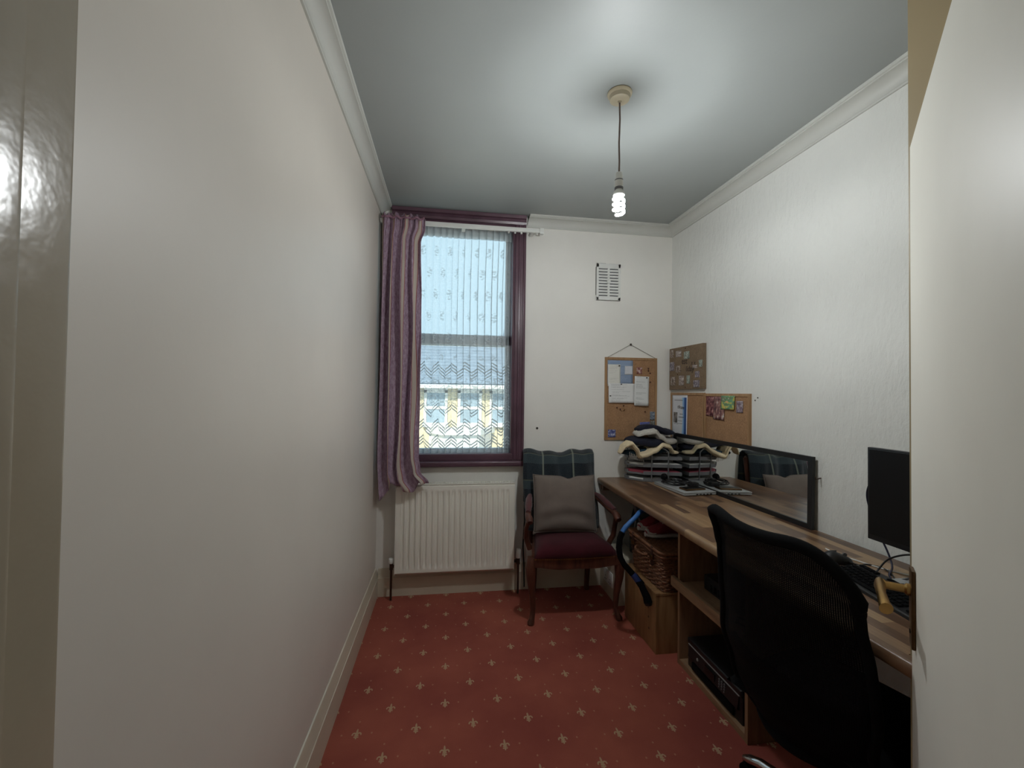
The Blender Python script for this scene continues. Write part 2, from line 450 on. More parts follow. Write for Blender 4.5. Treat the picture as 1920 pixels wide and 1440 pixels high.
def text_part(name, body, size, mtx, mat, parent):
    c = bpy.data.curves.new(name, 'FONT'); c.body = body; c.size = size; c.extrude = .0002; c.align_x = 'CENTER'; c.offset = size*.012
    t = bpy.data.objects.new('tmp_text', c); COL.objects.link(t)
    dg = bpy.context.evaluated_depsgraph_get(); me = bpy.data.meshes.new_from_object(t.evaluated_get(dg))
    bpy.data.objects.remove(t); bpy.data.curves.remove(c)
    org = wloc(parent)
    for v in me.vertices: v.co = mtx @ v.co - org
    me.materials.clear(); me.materials.append(M[mat] if isinstance(mat, str) else mat); me.name = name
    o = bpy.data.objects.new(name, me); COL.objects.link(o); o.parent = parent; return o
ORG = Vector((0, 0, 0))

# ================================================================== THE ROOM SHELL
Y0 = .321                                  # room face of the door wall
def st(o, label, cat): return struct(o, label, cat)
st(MB().box((XL-.2, .27, -.1), (xw(Y0)+.2, YE+.25, 0)).build('floor', 'carpet', origin=ORG), 'red carpet with pale fleur-de-lis motifs covering the room floor', 'floor')
st(MB().box((-1.0, -1.5, -.1), (1.6, .27, -.002)).build('floor_hall', 'hall', origin=ORG), 'plain landing floor outside the doorway', 'floor')
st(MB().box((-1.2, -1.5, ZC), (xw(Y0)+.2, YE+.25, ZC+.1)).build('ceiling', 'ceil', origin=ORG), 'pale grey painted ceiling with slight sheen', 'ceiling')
st(MB().box((XL-.15, Y0-.1, 0), (XL, YE+.25, ZC)).build('wall_left', 'wall_l', origin=ORG), 'long plain off-white wall on the left', 'wall')
b = MB(); b.prism([(0, 0), (1, 0), (1, 1), (0, 1)], lambda a, c: (xw(Y0-.1)+.15*a, Y0-.1, ZC*c), lambda a, c: (xw(YE+.25)+.15*a, YE+.25, ZC*c))
st(b.build('wall_right', 'wall_r', origin=ORG), 'white embossed wallpapered wall above the desk', 'wall')
# end wall with its window opening
WX0, WX1, WZ0, WZ1 = -.395, .462, .915, 2.605
b = MB()
b.box((XL, YE, 0), (WX0, YE+.25, ZC)); b.box((WX1, YE, 0), (XR, YE+.25, ZC))
b.box((WX0, YE, 0), (WX1, YE+.25, WZ0)); b.box((WX0, YE, WZ1), (WX1, YE+.25, ZC))
st(b.build('wall_end', 'wall_e', origin=ORG), 'white end wall around the window and radiator', 'wall')
# door wall and landing walls
JX0, JX1, JT = -.245, .534, .03
b = MB()
b.box((XL, .20, 0), (JX0-JT, Y0, ZC)); b.box((JX1+JT, .20, 0), (xw(Y0), Y0, ZC)); b.box((JX0-JT, .20, 1.995+JT), (JX1+JT, Y0, ZC))
st(b.build('wall_front', 'wall_l', origin=ORG), 'wall holding the doorway beside the camera', 'wall')
b = MB(); b.box((-1.0, -1.5, 0), (-.9, .2, ZC)); b.box((1.4, -1.5, 0), (1.5, .2, ZC)); b.box((-1.0, -1.6, 0), (1.5, -1.5, ZC)); b.box((-.9, .19, 0), (XL+.0, .2, ZC))
st(b.build('wall_hall', 'hall', origin=ORG), 'dim beige walls of the landing behind the camera', 'wall')
# door frame lining with stop
t = thing('trim_1', 'beige gloss painted door frame at the left edge', 'door frame', (0, .26, 0), kind='structure')
for s, x in ((-1, JX0), (1, JX1)):
    MB().box((min(x, x+s*JT), .19, 0), (max(x, x+s*JT), Y0, 1.995), .003).build('jamb', 'frame_paint', t, True)
    MB().box((min(x, x-s*.012), .215, 0), (max(x, x-s*.012), Y0-.047, 1.983), .004).build('door_stop', 'frame_paint', t, True)
MB().box((JX0-JT, .19, 1.995), (JX1+JT, Y0, 1.995+JT), .003).build('head_lining', 'frame_paint', t, True)
MB().box((JX0, .215, 1.983), (JX1, Y0-.047, 1.995), .003).build('door_stop', 'frame_paint', t, True)

# coving: profile (out from wall, height)
prof = [(0, ZC), (0, 2.599), (.008, 2.599), (.010, 2.606)]
for i in range(8):
    a = i/7*math.pi/2; prof.append((.012+.046*(1-math.cos(a)), 2.607+.046*math.sin(a)))
prof += [(.062, 2.653), (.062, 2.658), (.070, 2.660), (.071, ZC)]
st(MB().prism(prof, lambda o, z: (XL+o, Y0, z), lambda o, z: (XL+o, YE, z)).build('trim_2', 'cove', origin=ORG, smooth=True), 'white coving along the top of the left wall', 'coving')
st(MB().prism(prof, lambda o, z: (xw(Y0)-o, Y0, z), lambda o, z: (xw(YE-o)-o, YE-o, z)).build('trim_3', 'cove', origin=ORG, smooth=True), 'white coving along the top of the right wall', 'coving')
st(MB().prism(prof, lambda o, z: (.548+.012*(z-2.6)/.07, YE-o, z), lambda o, z: (XR-o, YE-o, z)).build('trim_4', 'cove', origin=ORG, smooth=True), 'short run of white coving above the air vent', 'coving')
# skirting
sk = [(0, 0), (.02, 0), (.02, .125), (.017, .128), (.017, .134), (.013, .142), (.013, .150), (.010, .158), (.009, .172), (.005, .185), (0, .187)]
st(MB().prism(sk, lambda o, z: (XL+o, Y0, z), lambda o, z: (XL+o, YE, z)).build('baseboard_left', 'skirt', origin=ORG, smooth=True), 'cream moulded skirting board along the left wall', 'skirting')
st(MB().prism(sk, lambda o, z: (XL+.02, YE-o, z), lambda o, z: (1.66, YE-o, z)).build('baseboard_end', 'skirt', origin=ORG, smooth=True), 'cream skirting board below the radiator', 'skirting')
st(MB().prism(sk, lambda o, z: (xw(.95)-o, .95, z), lambda o, z: (xw(YE)-o, YE-.02, z)).build('baseboard_right', 'skirt', origin=ORG, smooth=True), 'cream skirting board under the desk', 'skirting')
bx = thing('trim_5', 'low boxed-in panel with socket beside the chair leg', 'boxing', (1.21, 2.9, 0), kind='structure')
MB().box((1.12, 2.74, 0), (1.30, YE-.02, .30), .004).build('boxing_panel', 'skirt', bx, True)
so = MB().box((1.111, 2.806, .088), (1.12, 2.962, .182), .003).build('socket_plate', 'white', bx, True)
for yy in (2.845, 2.923):
    MB().box((1.109, yy-.012, .15), (1.1112, yy+.012, .172), .001).build('rocker_switch', 'white', so, True)
    for dz, dy in ((.13, 0), (.108, -.011), (.108, .011)):
        MB().box((1.1103, yy+dy-.003, dz-.004), (1.1115, yy+dy+.003, dz+.004)).build('pin_slot', 'blackmatt', so)

# ---------------------------------------------------------------- window
w = thing('window_1', 'tall sash window with plum-brown wooden surround', 'window', (.03, YE, WZ0), kind='structure')
dk = 'darkwood'
def arch(x0, x1, z0, z1, horiz=False, y=YE):
    b = MB()
    if not horiz:
        n = [(0, 0), (0, .028), (.12, .034), (.2, .034), (.24, .026), (.45, .024), (.5, .03), (.58, .03), (.62, .022), (.85, .020), (.9, .012), (1, .010), (1, 0)]
        b.prism(n, lambda a, d: (lerp(x0, x1, a), y-d, z0), lambda a, d: (lerp(x0, x1, a), y-d, z1))
    else:
        n = [(0, 0), (0, .030), (.25, .035), (.32, .028), (.6, .026), (.66, .042), (.95, .046), (1, .046), (1, 0)]
        b.prism(n, lambda a, d: (x0, y-d, lerp(z0, z1, a)), lambda a, d: (x1, y-d, lerp(z0, z1, a)))
    return b
arch(.540, .455, .918, 2.606).build('architrave', dk, w, True)
arch(-.462, -.388, .918, 2.606).build('architrave', dk, w, True)
arch(-.40, .540, 2.604, 2.668, True).build('architrave', dk, w, True)
MB().box((-.455, 3.022, .876), (.556, YE+.06, .914), .013, 3).build('window_board', dk, w, True)
MB().box((WX0, YE-.012, .914), (WX1, YE+.045, .962), .006).build('bottom_bead', dk, w, True)
for x in (WX0, WX1-.014): MB().box((x, YE-.006, .93), (x+.014, YE+.10, 2.60), .003).build('reveal_lining', dk, w, True)
MB().box((WX0, YE-.004, 2.575), (WX1, YE+.10, 2.606), .003).build('reveal_lining', dk, w, True)
GY = YE+.105
for nm, z0, z1, y in (('upper_sash', 1.735, 2.60, GY+.03), ('lower_sash', .935, 1.815, GY)):
    s_ = None
    b = MB(); fw = .05
    b.box((WX0, y-.02, z0), (WX0+fw, y+.02, z1), .004); b.box((WX1-fw, y-.02, z0), (WX1, y+.02, z1), .004)
    b.box((WX0, y-.02, z1-(.05 if nm == 'upper_sash' else .075)), (WX1, y+.02, z1), .004); b.box((WX0, y-.02, z0), (WX1, y+.02, z0+(.055 if nm == 'lower_sash' else .04)), .004)
    s_ = b.build(nm, 'upvc', w, True)
    MB().box((WX0+fw, y-.003, z0+.04), (WX1-fw, y+.003, z1-.04)).build('glass_pane', 'glass', s_)
MB().box((WX0-.06, YE+.16, .86), (WX1+.06, YE+.34, .925), .01).build('outer_sill', 'upvc', w, True)

# ---------------------------------------------------------------- door (opened past a right angle), built-in cupboard
P_l = Vector((1.059, .855, 0)); dd = Vector((.713, .701, 0)).normalized(); nn = Vector((-dd.y, dd.x, 0))
H_ = P_l - dd*.762
DM = Matrix(((dd.x, -nn.x, 0, H_.x), (dd.y, -nn.y, 0, H_.y), (0, 0, 1, 0), (0, 0, 0, 1)))   # local x along door, local y into its thickness
d = thing('door_1', 'off-white door standing open at the right edge', 'door', H_, kind='structure')
MB(DM).box((-.016, 0, .008), (.762, .040, 1.985), .002).build('door_leaf', 'door', d, True)
hd = MB(DM).box((.690, -.0075, .852), (.732, 0, 1.022), .003).build('handle_plate', 'brass_dark', d, True)
MB(DM).lathe([(.013, 0), (.013, -.006), (.009, -.010), (.009, -.040), (.012, -.044), (.012, -.056), (.008, -.058)], (.711, -.0075, .975), 'y', 16).build('lever_neck', 'brass', hd, True)
MB(DM).tube([(.711+.006, -.058, .975), (.69, -.060, .977), (.65, -.060, .975), (.61, -.057, .968), (.598, -.055, .963)], [.010, .0105, .0085, .010, .012], 14, flat=1.25).build('lever', 'brass', hd, True)
MB(DM).lathe([(.0001, -.001), (.005, -.001), (.005, .001)], (.711, -.008, .885), 'y', 12).build('keyhole', 'blackmatt', hd)
MB(DM).box((.7615, .008, .87), (.764, .032, 1.01), .0005).build('latch_faceplate', 'brass_dark', d)

c = thing('built_in_cupboard', 'tall beige painted cupboard behind the open door', 'cupboard', (1.4, .6, 0))
CX0, CY1 = 1.112, .902
MB().box((CX0+.02, Y0+.03, 0), (xw(.9)-.002, CY1, 2.598)).build('carcass', 'cupboard', c)
cd = MB().box((CX0, Y0+.035, .08), (CX0+.019, CY1, 2.59), .002).build('cupboard_door', 'cupboard', c, True)
MB().lathe([(.006, 0), (.006, -.02), (.014, -.026), (.012, -.036), (.004, -.038)], (CX0, Y0+.10, 1.05), 'x', 14).build('knob', 'brass', cd, True)
MB().box((CX0+.01, Y0+.03, 0), (CX0+.02, CY1, .08)).build('plinth', 'cupboard', c)

# ---------------------------------------------------------------- outside: street and houses opposite
def og(name, rgb, **k): M[name] = plain(name, rgb, .85, **k)
og('stock_brick', (228, 210, 172), var=.15, nsc=5); og('red_brick', (176, 128, 100), var=.2, nsc=5); og('slate', (132, 146, 160), var=.15, nsc=3)
og('render_white', (238, 236, 228), var=.04); og('asphalt', (176, 174, 168)); og('far_glass', (160, 176, 186), var=.2, nsc=1)
st(MB().box((-30, YE+.3, -3.3), (34, 40, -3.2)).build('ground', 'asphalt', origin=ORG), 'grey street surface outside the window', 'ground')
def house(label, x0, x1, y, eave, ridge, wallm, wins, bay=None):
    h = thing('terraced_house', label, 'house', ((x0+x1)/2, y+3, -3.2), 'houses across the street')
    MB().box((x0, y, -3.2), (x1, y+6, eave)).build('house_wall', wallm, h)
    rf = MB().prism([(y-.35, eave-.06), (y+3, ridge), (y+6.35, eave-.06), (y+6.35, eave-.2), (y-.35, eave-.2)], lambda a, z: (x0, a, z), lambda a, z: (x1, a, z)).build('roof', 'slate', h)
    n = int((ridge-eave)/.12)
    for i in range(n):                                    # courses of slates, each proud of the one above
        k = i/n; yy = lerp(y-.35, y+3, k); zz = lerp(eave-.06, ridge, k)
        MB().box((x0, yy, zz-.02), (x1, yy+.12, zz+.035)).build('slate_course', 'slate', rf)
    MB().box((x0, y-.42, eave-.22), (x1, y-.30, eave-.10)).build('gutter', 'render_white', h)
    for (a, b_, z0, z1) in wins:
        f = MB(); f.box((a-.09, y-.06, z0-.09), (a, y+.02, z1+.09)); f.box((b_, y-.06, z0-.09), (b_+.09, y+.02, z1+.09))
        f.box((a-.09, y-.06, z1), (b_+.09, y+.02, z1+.16)); f.box((a-.12, y-.12, z0-.14), (b_+.12, y+.02, z0)); f.box((a, y-.05, (z0+z1)/2-.05), (b_, y+.02, (z0+z1)/2+.05))
        fo = f.build('house_window', 'render_white', h)
        MB().box((a, y-.03, z0), (b_, y-.01, z1)).build('pane', 'far_glass', fo)
    if bay:
        a, b_, z1 = bay
        bo = MB().prism([(a, y), (a+.5, y-.8), (b_-.5, y-.8), (b_, y)], lambda p, q: (p, q, -3.2), lambda p, q: (p, q, z1)).build('bay', 'render_white', h)
        MB().prism([(a-.1, y), (a+.45, y-.92), (b_-.45, y-.92), (b_+.1, y)], lambda p, q: (p, q, z1), lambda p, q: (p, q, z1+.18)).build('bay_roof', 'render_white', bo)
    return h
house('yellow brick house with slate roof straight across the street', -1.6, 2.4, 14.7, 1.72, 3.7, 'stock_brick', [(-.7, -.1, .35, 1.35), (.42, 1.05, .35, 1.35), (1.5, 2.0, .35, 1.35)], (-.6, 1.5, .02))
house('red brick house with slate roof seen at the right of the window', 2.4, 7.5, 14.5, 3.0, 5.0, 'red_brick', [(2.8, 3.5, .8, 2.2), (4.4, 5.1, .8, 2.2)], (2.7, 4.2, .2))
house('yellow brick house mostly hidden behind the curtain', -7.0, -1.6, 14.8, 1.72, 3.6, 'stock_brick', [(-3.2, -2.4, .35, 1.35), (-5.2, -4.4, .35, 1.35)], (-4.4, -2.2, .02))

# ================================================================== THINGS IN THE ROOM
# ---------------------------------------------------------------- worktop desk
b = MB()
dp = [(1.685, DESK), (1.105-.028, DESK)]
dx0 = 1.077
prof_d = [(1.685, DESK-.038), (1.685, DESK), (dx0+.012, DESK), (dx0+.005, DESK-.002), (dx0+.001, DESK-.007), (dx0, DESK-.014), (dx0, DESK-.030), (dx0+.003, DESK-.036), (dx0+.009, DESK-.038)]
wk = thing('worktop', 'long wood-stave laminate worktop running along the right wall', 'desk', (1.38, 2.0, DESK-.038))
def dmap(x, x0, x1): return x0 + (x-dx0)/(1.685-dx0)*(x1-x0)
b.prism(prof_d, lambda x, z: (dmap(x, 1.076, 1.712), CY1+.002, z), lambda x, z: (dmap(x, 1.099, 1.676), YE-.001, z)).build('worktop_slab', 'worktop', wk, True)
MB().prism([p for p in [(dx0+.034, DESK-.038), (dx0+.034, DESK), (dx0+.012, DESK), (dx0+.005, DESK-.002), (dx0+.001, DESK-.007), (dx0, DESK-.014), (dx0, DESK-.030), (dx0+.003, DESK-.036), (dx0+.009, DESK-.038)]], lambda x, z: (x-.001, .862, z), lambda x, z: (x-.001, CY1+.002, z)).build('worktop_nose', 'worktop', wk, True)
MB().box((1.64, CY1+.01, DESK-.085), (1.684, YE-.002, DESK-.038)).build('wall_batten', 'panel_y', wk)
MB().box((1.13, YE-.042, DESK-.085), (1.64, YE-.001, DESK-.038)).build('wall_batten', 'panel_y', wk)

# ---------------------------------------------------------------- open shelf unit under the worktop
u = thing('shelf_unit', 'open oak-effect shelf unit under the worktop', 'shelf unit', (1.43, 1.87, 0))
ZT = DESK-.038
MB().box((1.208, 2.116, 0), (1.64, 2.134, ZT), .001).build('side_panel', 'panel', u)
MB().box((1.208, 1.598, 0), (1.64, 1.616, ZT), .001).build('side_panel', 'panel', u)
MB().box((1.215, 1.616, .405), (1.64, 2.116, .423)).build('shelf', 'panel_y', u)
MB().box((1.188, 1.60, .388), (1.207, 2.170, .438), .002).build('shelf_lip', 'panel_y', u, True)
MB().box((1.210, 1.616, 0), (1.64, 2.116, .028)).build('base_board', 'panel_y', u)
MB().box((1.622, 1.616, .028), (1.638, 2.116, ZT)).build('back_panel', 'panel', u)

# printer in the lower compartment
pr = thing('printer', 'black multifunction printer on the bottom shelf of the unit', 'printer', (1.40, 1.86, .028))
px0, px1, py0, py1, pz0, pz1 = 1.222, 1.56, 1.655, 2.068, .028, .172
MB().box((px0+.006, py0, pz0), (px1, py1, pz1-.03), .006).build('printer_body', 'black', pr, True)
MB().box((px0, py0+.003, pz1-.028), (px1-.01, py1-.003, pz1), .008, 3).build('scanner_lid', 'black', pr, True)
fp = MB().prism([(px0+.006, pz0+.052), (px0-.006, pz0+.058), (px0+.004, pz0+.108), (px0+.012, pz0+.108)], lambda x, z: (x, py0+.02, z), lambda x, z: (x, py1-.02, z)).build('control_panel', 'black', pr)
MB().box((px0-.006, 1.83, pz0+.068), (px0-.001, 1.91, pz0+.100), .001).build('display', 'screen', fp)
for i in range(3):
    for j in range(4):
        MB().lathe([(.0045, 0), (.0045, -.003), (.003, -.004)], (px0-.0005, 1.80-i*.018, pz0+.068+j*.011), 'x', 8).build('button', 'tray', fp, True)
MB().lathe([(.007, 0), (.007, -.003), (.004, -.004)], (px0-.001, 1.97, pz0+.084), 'x', 12).build('power_button', 'silver', fp, True)
MB().box((px0-.004, py0+.05, pz0+.010), (px0+.01, py1-.05, pz0+.046), .003).build('paper_tray', 'blackmatt', pr, True)
MB().box((px0-.001, py0+.015, pz0+.114), (px0+.006, py1-.015, pz0+.117)).build('chrome_trim', 'silver', pr)
# black box on the mid shelf
k = thing('media_box', 'flat black box on the middle shelf of the unit', 'box', (1.40, 1.88, .423))
MB().box((1.29, 1.75, .426), (1.53, 2.03, .50), .006).build('case', 'black', k, True)
for i in range(7): MB().box((1.288, 1.78+i*.03, .44), (1.2905, 1.795+i*.03, .47)).build('vent_slot', 'blackmatt', k)
for yy in (1.77, 2.01): MB().lathe([(.01, -.003), (.01, .003)], (1.31, yy, .426), 'z', 10).build('foot', 'blackmatt', k)
tag(MB().tube([(1.24, 1.70, .427), (1.27, 1.74, .428), (1.30, 1.70, .428), (1.26, 1.66, .43), (1.23, 1.70, .432), (1.26, 1.735, .434), (1.29, 1.71, .436), (1.34, 1.68, .43), (1.40, 1.66, .428)], .004, 8).build('coiled_cable', 'black', smooth=True), 'loop of black cable at the front of the middle shelf', 'cable')

# ---------------------------------------------------------------- pine box, wicker hamper, shoes, bag, blue tube
bx = thing('pine_box', 'knotty pine box on the carpet carrying the hamper', 'box', (1.31, 2.415, 0))
for (lo, hi, nm, ax) in (((1.125, 2.21, 0), (1.143, 2.62, .312), 'side_board', 'pine'), ((1.487, 2.21, 0), (1.505, 2.62, .312), 'side_board', 'pine'),
                         ((1.143, 2.21, 0), (1.487, 2.228, .312), 'end_board', 'pine'), ((1.143, 2.602, 0), (1.487, 2.62, .312), 'end_board', 'pine'),
                         ((1.122, 2.207, .312), (1.508, 2.623, .326), 'lid', 'pine'), ((1.143, 2.228, 0), (1.487, 2.602, .012), 'bottom_board', 'pine')):
    MB().box(lo, hi, .002).build(nm, ax, bx, True)
for yy, zz in ((2.29, .10), (2.295, .16), (2.30, .21)):
    MB().lathe([(.006, 0), (.005, -.0012), (.001, -.0015)], (1.1255, yy, zz), 'x', 10).build('knot', 'leather', bx)

hb = thing('wicker_hamper', 'brown wicker hamper standing on the pine box', 'basket', (1.34, 2.41, .326))
HX0, HX1, HY0, HY1, HZ0, HZ1 = 1.150, 1.52, 2.195, 2.615, .328, .548
def rrect(x0, x1, y0, y1, r, n=6):
    pts = []
    for cx, cy, a0 in ((x1-r, y0+r, -90), (x1-r, y1-r, 0), (x0+r, y1-r, 90), (x0+r, y0+r, 180)):
        for i in range(n): a = R(a0+90*i/(n-1)); pts.append((cx+r*math.cos(a), cy+r*math.sin(a)))
    return pts
def perim(x0, x1, y0, y1, step=.014):
    base = rrect(x0, x1, y0, y1, .03, 5); out = []
    for i in range(len(base)):
        a, c_ = base[i], base[(i+1) % len(base)]; L = math.dist(a, c_); k = max(1, int(L/step))
        for j in range(k): out.append((lerp(a[0], c_[0], j/k), lerp(a[1], c_[1], j/k)))
    return out
wv = MB(); rows = 19
for r_ in range(rows):
    z = HZ0 + (HZ1-HZ0-.03)*(r_+.5)/rows; tp_ = .018*(1-r_/rows)
    pp = perim(HX0+tp_, HX1-tp_, HY0+tp_, HY1-tp_); cx, cy = (HX0+HX1)/2, (HY0+HY1)/2; pts = []
    for i, (x, y) in enumerate(pp):
        o = .0035*(1 if ((i//2)+r_) % 2 else -1); dv = Vector((x-cx, y-cy, 0)).normalized()
        pts.append((x+dv.x*o, y+dv.y*o, z))
    wv.tube(pts, .0055, 5, closed=True)
ob = wv.build('woven_body', 'wicker', hb, True); ob['kind'] = 'stuff'
MB().prism(rrect(HX0+.02, HX1-.02, HY0+.02, HY1-.02, .03), lambda x, y: (x, y, HZ0), lambda x, y: (x, y, HZ1-.03)).build('lining', 'leather', hb)
pp = rrect(HX0-.004, HX1+.004, HY0-.004, HY1+.004, .034, 7)
MB().tube([(x, y, HZ1-.028) for x, y in pp], .0085, 8, closed=True).build('rim', 'wicker', hb, True)
ld = MB().prism(rrect(HX0-.006, HX1+.006, HY0-.006, HY1+.006, .034, 7), lambda x, y: (x, y, HZ1-.018), lambda x, y: (x, y, HZ1)).build('lid', 'wicker', hb)
MB().tube([(x, y, HZ1-.006) for x, y in rrect(HX0-.008, HX1+.008, HY0-.008, HY1+.008, .036, 7)], .009, 8, closed=True).build('lid_rim', 'wicker', ld, True)
wl = MB()
for i in range(24):
    y = HY0+.012+i*(HY1-HY0-.024)/23
    wl.tube([(HX0+.01+j*(HX1-HX0-.02)/20, y, HZ1+.001+.002*(1 if (i+j) % 2 else -1)) for j in range(21)], .005, 5)
wl.build('lid_weave', 'wicker', ld, True)['kind'] = 'stuff'
for i, yy in enumerate((2.285, 2.53)):
    sb = MB().box((HX0-.016, yy-.012, HZ1-.10), (HX0-.010, yy+.012, HZ1+.004), .002).build('strap', 'leather', hb, True)
    MB().box((HX0-.020, yy-.017, HZ1-.066), (HX0-.015, yy+.017, HZ1-.044), .002).build('buckle', 'brass', sb, True)
MB().tube([(HX0-.012, 2.34, HZ1-.06), (HX0-.03, 2.355, HZ1-.066), (HX0-.036, 2.41, HZ1-.07), (HX0-.03, 2.465, HZ1-.066), (HX0-.012, 2.48, HZ1-.06)], .006, 8).build('carry_handle', 'wicker', hb, True)

def shoe(loc, rz, label, z0):
    m = Matrix.Translation(loc) @ Matrix.Rotation(rz, 4, 'Z')
    t_ = thing('canvas_shoe', label, 'shoe', loc, 'red shoes on the hamper')
    def outl(s_): return pl([(0, .012), (.04, .028), (.12, .042), (.3, .047), (.55, .036), (.8, .034), (.95, .028), (1, .012)], s_)
    secs = []; L = .27
    def ring(s_, zlo, zhi, k, nn_=16):
        wv_ = outl(s_)*k; out = []
        for i in range(nn_):
            a = 2*math.pi*i/nn_; out.append((s_*L-.0, wv_*math.cos(a), (zlo+zhi)/2 + (zhi-zlo)/2*(abs(math.sin(a))**.6)*(1 if math.sin(a) > 0 else -1)))
        return out
    MB(m).loft([ring(i/16, 0, .026, 1.06) for i in range(17)]).build('sole', 'shoe_white', t_, True)
    top = lambda s_: pl([(0, .030), (.06, .046), (.2, .062), (.4, .085), (.55, .100), (.8, .098), (1, .088)], s_)
    up_ = MB(m).loft([ring(.015+i/16*.97, .018, top(i/16), .97) for i in range(17)]).build('upper', 'red_canvas', t_, True)
    MB(m).loft([[(.008+.045*q, outl(.03+.17*q)*1.02*math.cos(a), .026+.020*math.sin(a)*(1-.2*q)) for a in [2*math.pi*i/14 for i in range(14)]] for q in (0, .35, .7, 1)]).build('toe_cap', 'shoe_white', t_, True)
    for i in range(4):
        x = .10+i*.025; z = top(x/L)+.002
        MB(m).tube([(x, -.022, z-.006), (x+.004, 0, z+.002), (x, .022, z-.006)], .003, 6).build('lace', 'shoe_white', up_, True)
    return t_
shoe((1.165, 2.43, HZ1+.010), R(-6), 'red canvas shoe with white sole, nearer one on the hamper lid', HZ1)
shoe((1.175, 2.545, HZ1+.010), R(4), 'red canvas shoe half hidden behind the nearer red shoe', HZ1)

bg_ = thing('holdall_bag', 'dark grey-green fabric bag slumped behind the hamper', 'bag', (1.42, 2.84, 0))
def bagp(u_, v_):
    a = 2*math.pi*u_; th = math.pi*(v_-.5); c_ = max(.02, math.cos(th))**.55
    r1 = .15*c_*(1+.08*math.sin(5*a+3*v_)+.05*math.sin(9*a))
    return (1.43+r1*1.05*math.cos(a), 2.845+r1*1.12*math.sin(a), .34+.335*math.sin(th)*(1+.03*math.sin(3*a)))
MB().grid(bagp, 40, 24, closed_u=True).build('bag_body', 'bag', bg_, 'all')
MB().tube([(1.30, 2.76, .52), (1.24, 2.72, .62), (1.22, 2.72, .69), (1.27, 2.76, .705), (1.36, 2.80, .68)], .010, 8, flat=.4).build('strap', 'grey_metal', bg_, True)
MB().tube([(1.275, 2.80, .30), (1.258, 2.80, .42), (1.275, 2.80, .54)], .005, 6).build('zip', 'silver', bg_, True)

t_ = thing('padded_tube_handle', 'blue and black bent tube with foam grip leaning on the hamper', 'handle', (1.05, 2.33, .24))
MB().tube([(1.148, 2.40, .728), (1.10, 2.37, .715), (1.073, 2.345, .703), (1.035, 2.33, .680), (1.0, 2.325, .652), (.978, 2.32, .625)], .0135, 12).build('blue_sleeve', 'blue_foam', t_, True)
MB().tube([(.978, 2.32, .625), (.963, 2.318, .590), (.957, 2.315, .54), (.963, 2.31, .49), (.985, 2.305, .45), (1.02, 2.30, .412), (1.036, 2.295, .392)], .0165, 12).build('black_bend', 'blackmatt', t_, True)
MB().tube([(1.030, 2.297, .40), (1.062, 2.285, .358)], .017, 12).build('blue_collar', 'dark_blue', t_, True)
MB().tube([(1.055, 2.287, .366), (1.075, 2.275, .338), (1.094, 2.255, .290), (1.098, 2.245, .262)], [.016, .018, .021, .023], 14).build('foam_grip', 'blackmatt', t_, True)
MB().tube([(1.098, 2.2455, .264), (1.0995, 2.243, .250)], [.0232, .019], 14).build('end_cap', 'black', t_, True)
MB().tube([(1.02, 2.31, .412), (1.065, 2.325, .37), (1.105, 2.335, .325)], [.013, .015, .015], 12).build('second_arm', 'blackmatt', t_, True)

# ---------------------------------------------------------------- armchair
a = thing('armchair', 'open-arm mahogany armchair with burgundy velvet seat by the window', 'armchair', (.785, 2.78, 0))
FL, FR, BL, BR = (.522, 2.60), (1.062, 2.585), (.615, 2.985), (1.0, 2.985)
def cab(x, y, sx, sy):
    pts = [(x, y, .40), (x+sx*.010, y+sy*.010, .34), (x+sx*.006, y+sy*.008, .26), (x-sx*.006, y-sy*.004, .16), (x-sx*.010, y-sy*.006, .08), (x-sx*.002, y+sy*.004, .035), (x+sx*.006, y+sy*.012, .014), (x+sx*.008, y+sy*.016, .001)]
    return MB().tube(pts, [.030, .034, .026, .019, .0155, .0165, .021, .018], 14)
cab(*FL, -1, -1).build('front_leg', 'chairwood', a, True); cab(*FR, 1, -1).build('front_leg', 'chairwood', a, True)
for (x, y) in (BL, BR):
    MB().tube([(x, y-.02, .40), (x, y-.015, .25), (x, y+.01, .10), (x, y+.02, .001)], [.024, .022, .019, .017], 10).build('rear_leg', 'chairwood', a, True)
def rail(p, q, sag, z0=.345, z1=.412, th=.026):
    n = 14; p = Vector((*p, 0)); q = Vector((*q, 0)); dv = (q-p).normalized(); nv = Vector((-dv.y, dv.x, 0))*th/2; secs = []
    for i in range(n+1):
        s_ = i/n; c_ = p.lerp(q, s_); lo = z0+sag*(abs(2*s_-1)**2 * -.0) - sag*math.sin(math.pi*s_)**2 + sag*.6*(math.cos(4*math.pi*s_)*.5)
        secs.append([(c_.x-nv.x, c_.y-nv.y, lo), (c_.x+nv.x, c_.y+nv.y, lo), (c_.x+nv.x, c_.y+nv.y, z1), (c_.x-nv.x, c_.y-nv.y, z1)])
    return MB().loft(secs)
rail((.53, 2.575), (1.055, 2.56), .014).build('front_rail', 'chairwood', a, True)
rail((.53, 2.59), (.61, 2.97), 0).build('side_rail', 'chairwood', a); rail((1.055, 2.575), (1.0, 2.97), 0).build('side_rail', 'chairwood', a); rail((.61, 2.97), (1.0, 2.97), 0).build('rear_rail', 'chairwood', a)
def seatp(u_, v_):
    xa = lerp(.528, .61, v_); xb = lerp(1.055, 1.0, v_); x = lerp(xa, xb, u_); y = lerp(2.553, 2.965, v_)
    e = (1-abs(2*u_-1)**5)*(1-abs(2*v_-1)**6); y -= .018*math.sin(math.pi*u_)*(1-v_)
    return (x, y, .408+.072*max(0, e)**.5)
st_ = MB().grid(seatp, 24, 20); st_.build('seat_pad', 'red_velvet', a, 'all', solid=.006)
nl = MB()
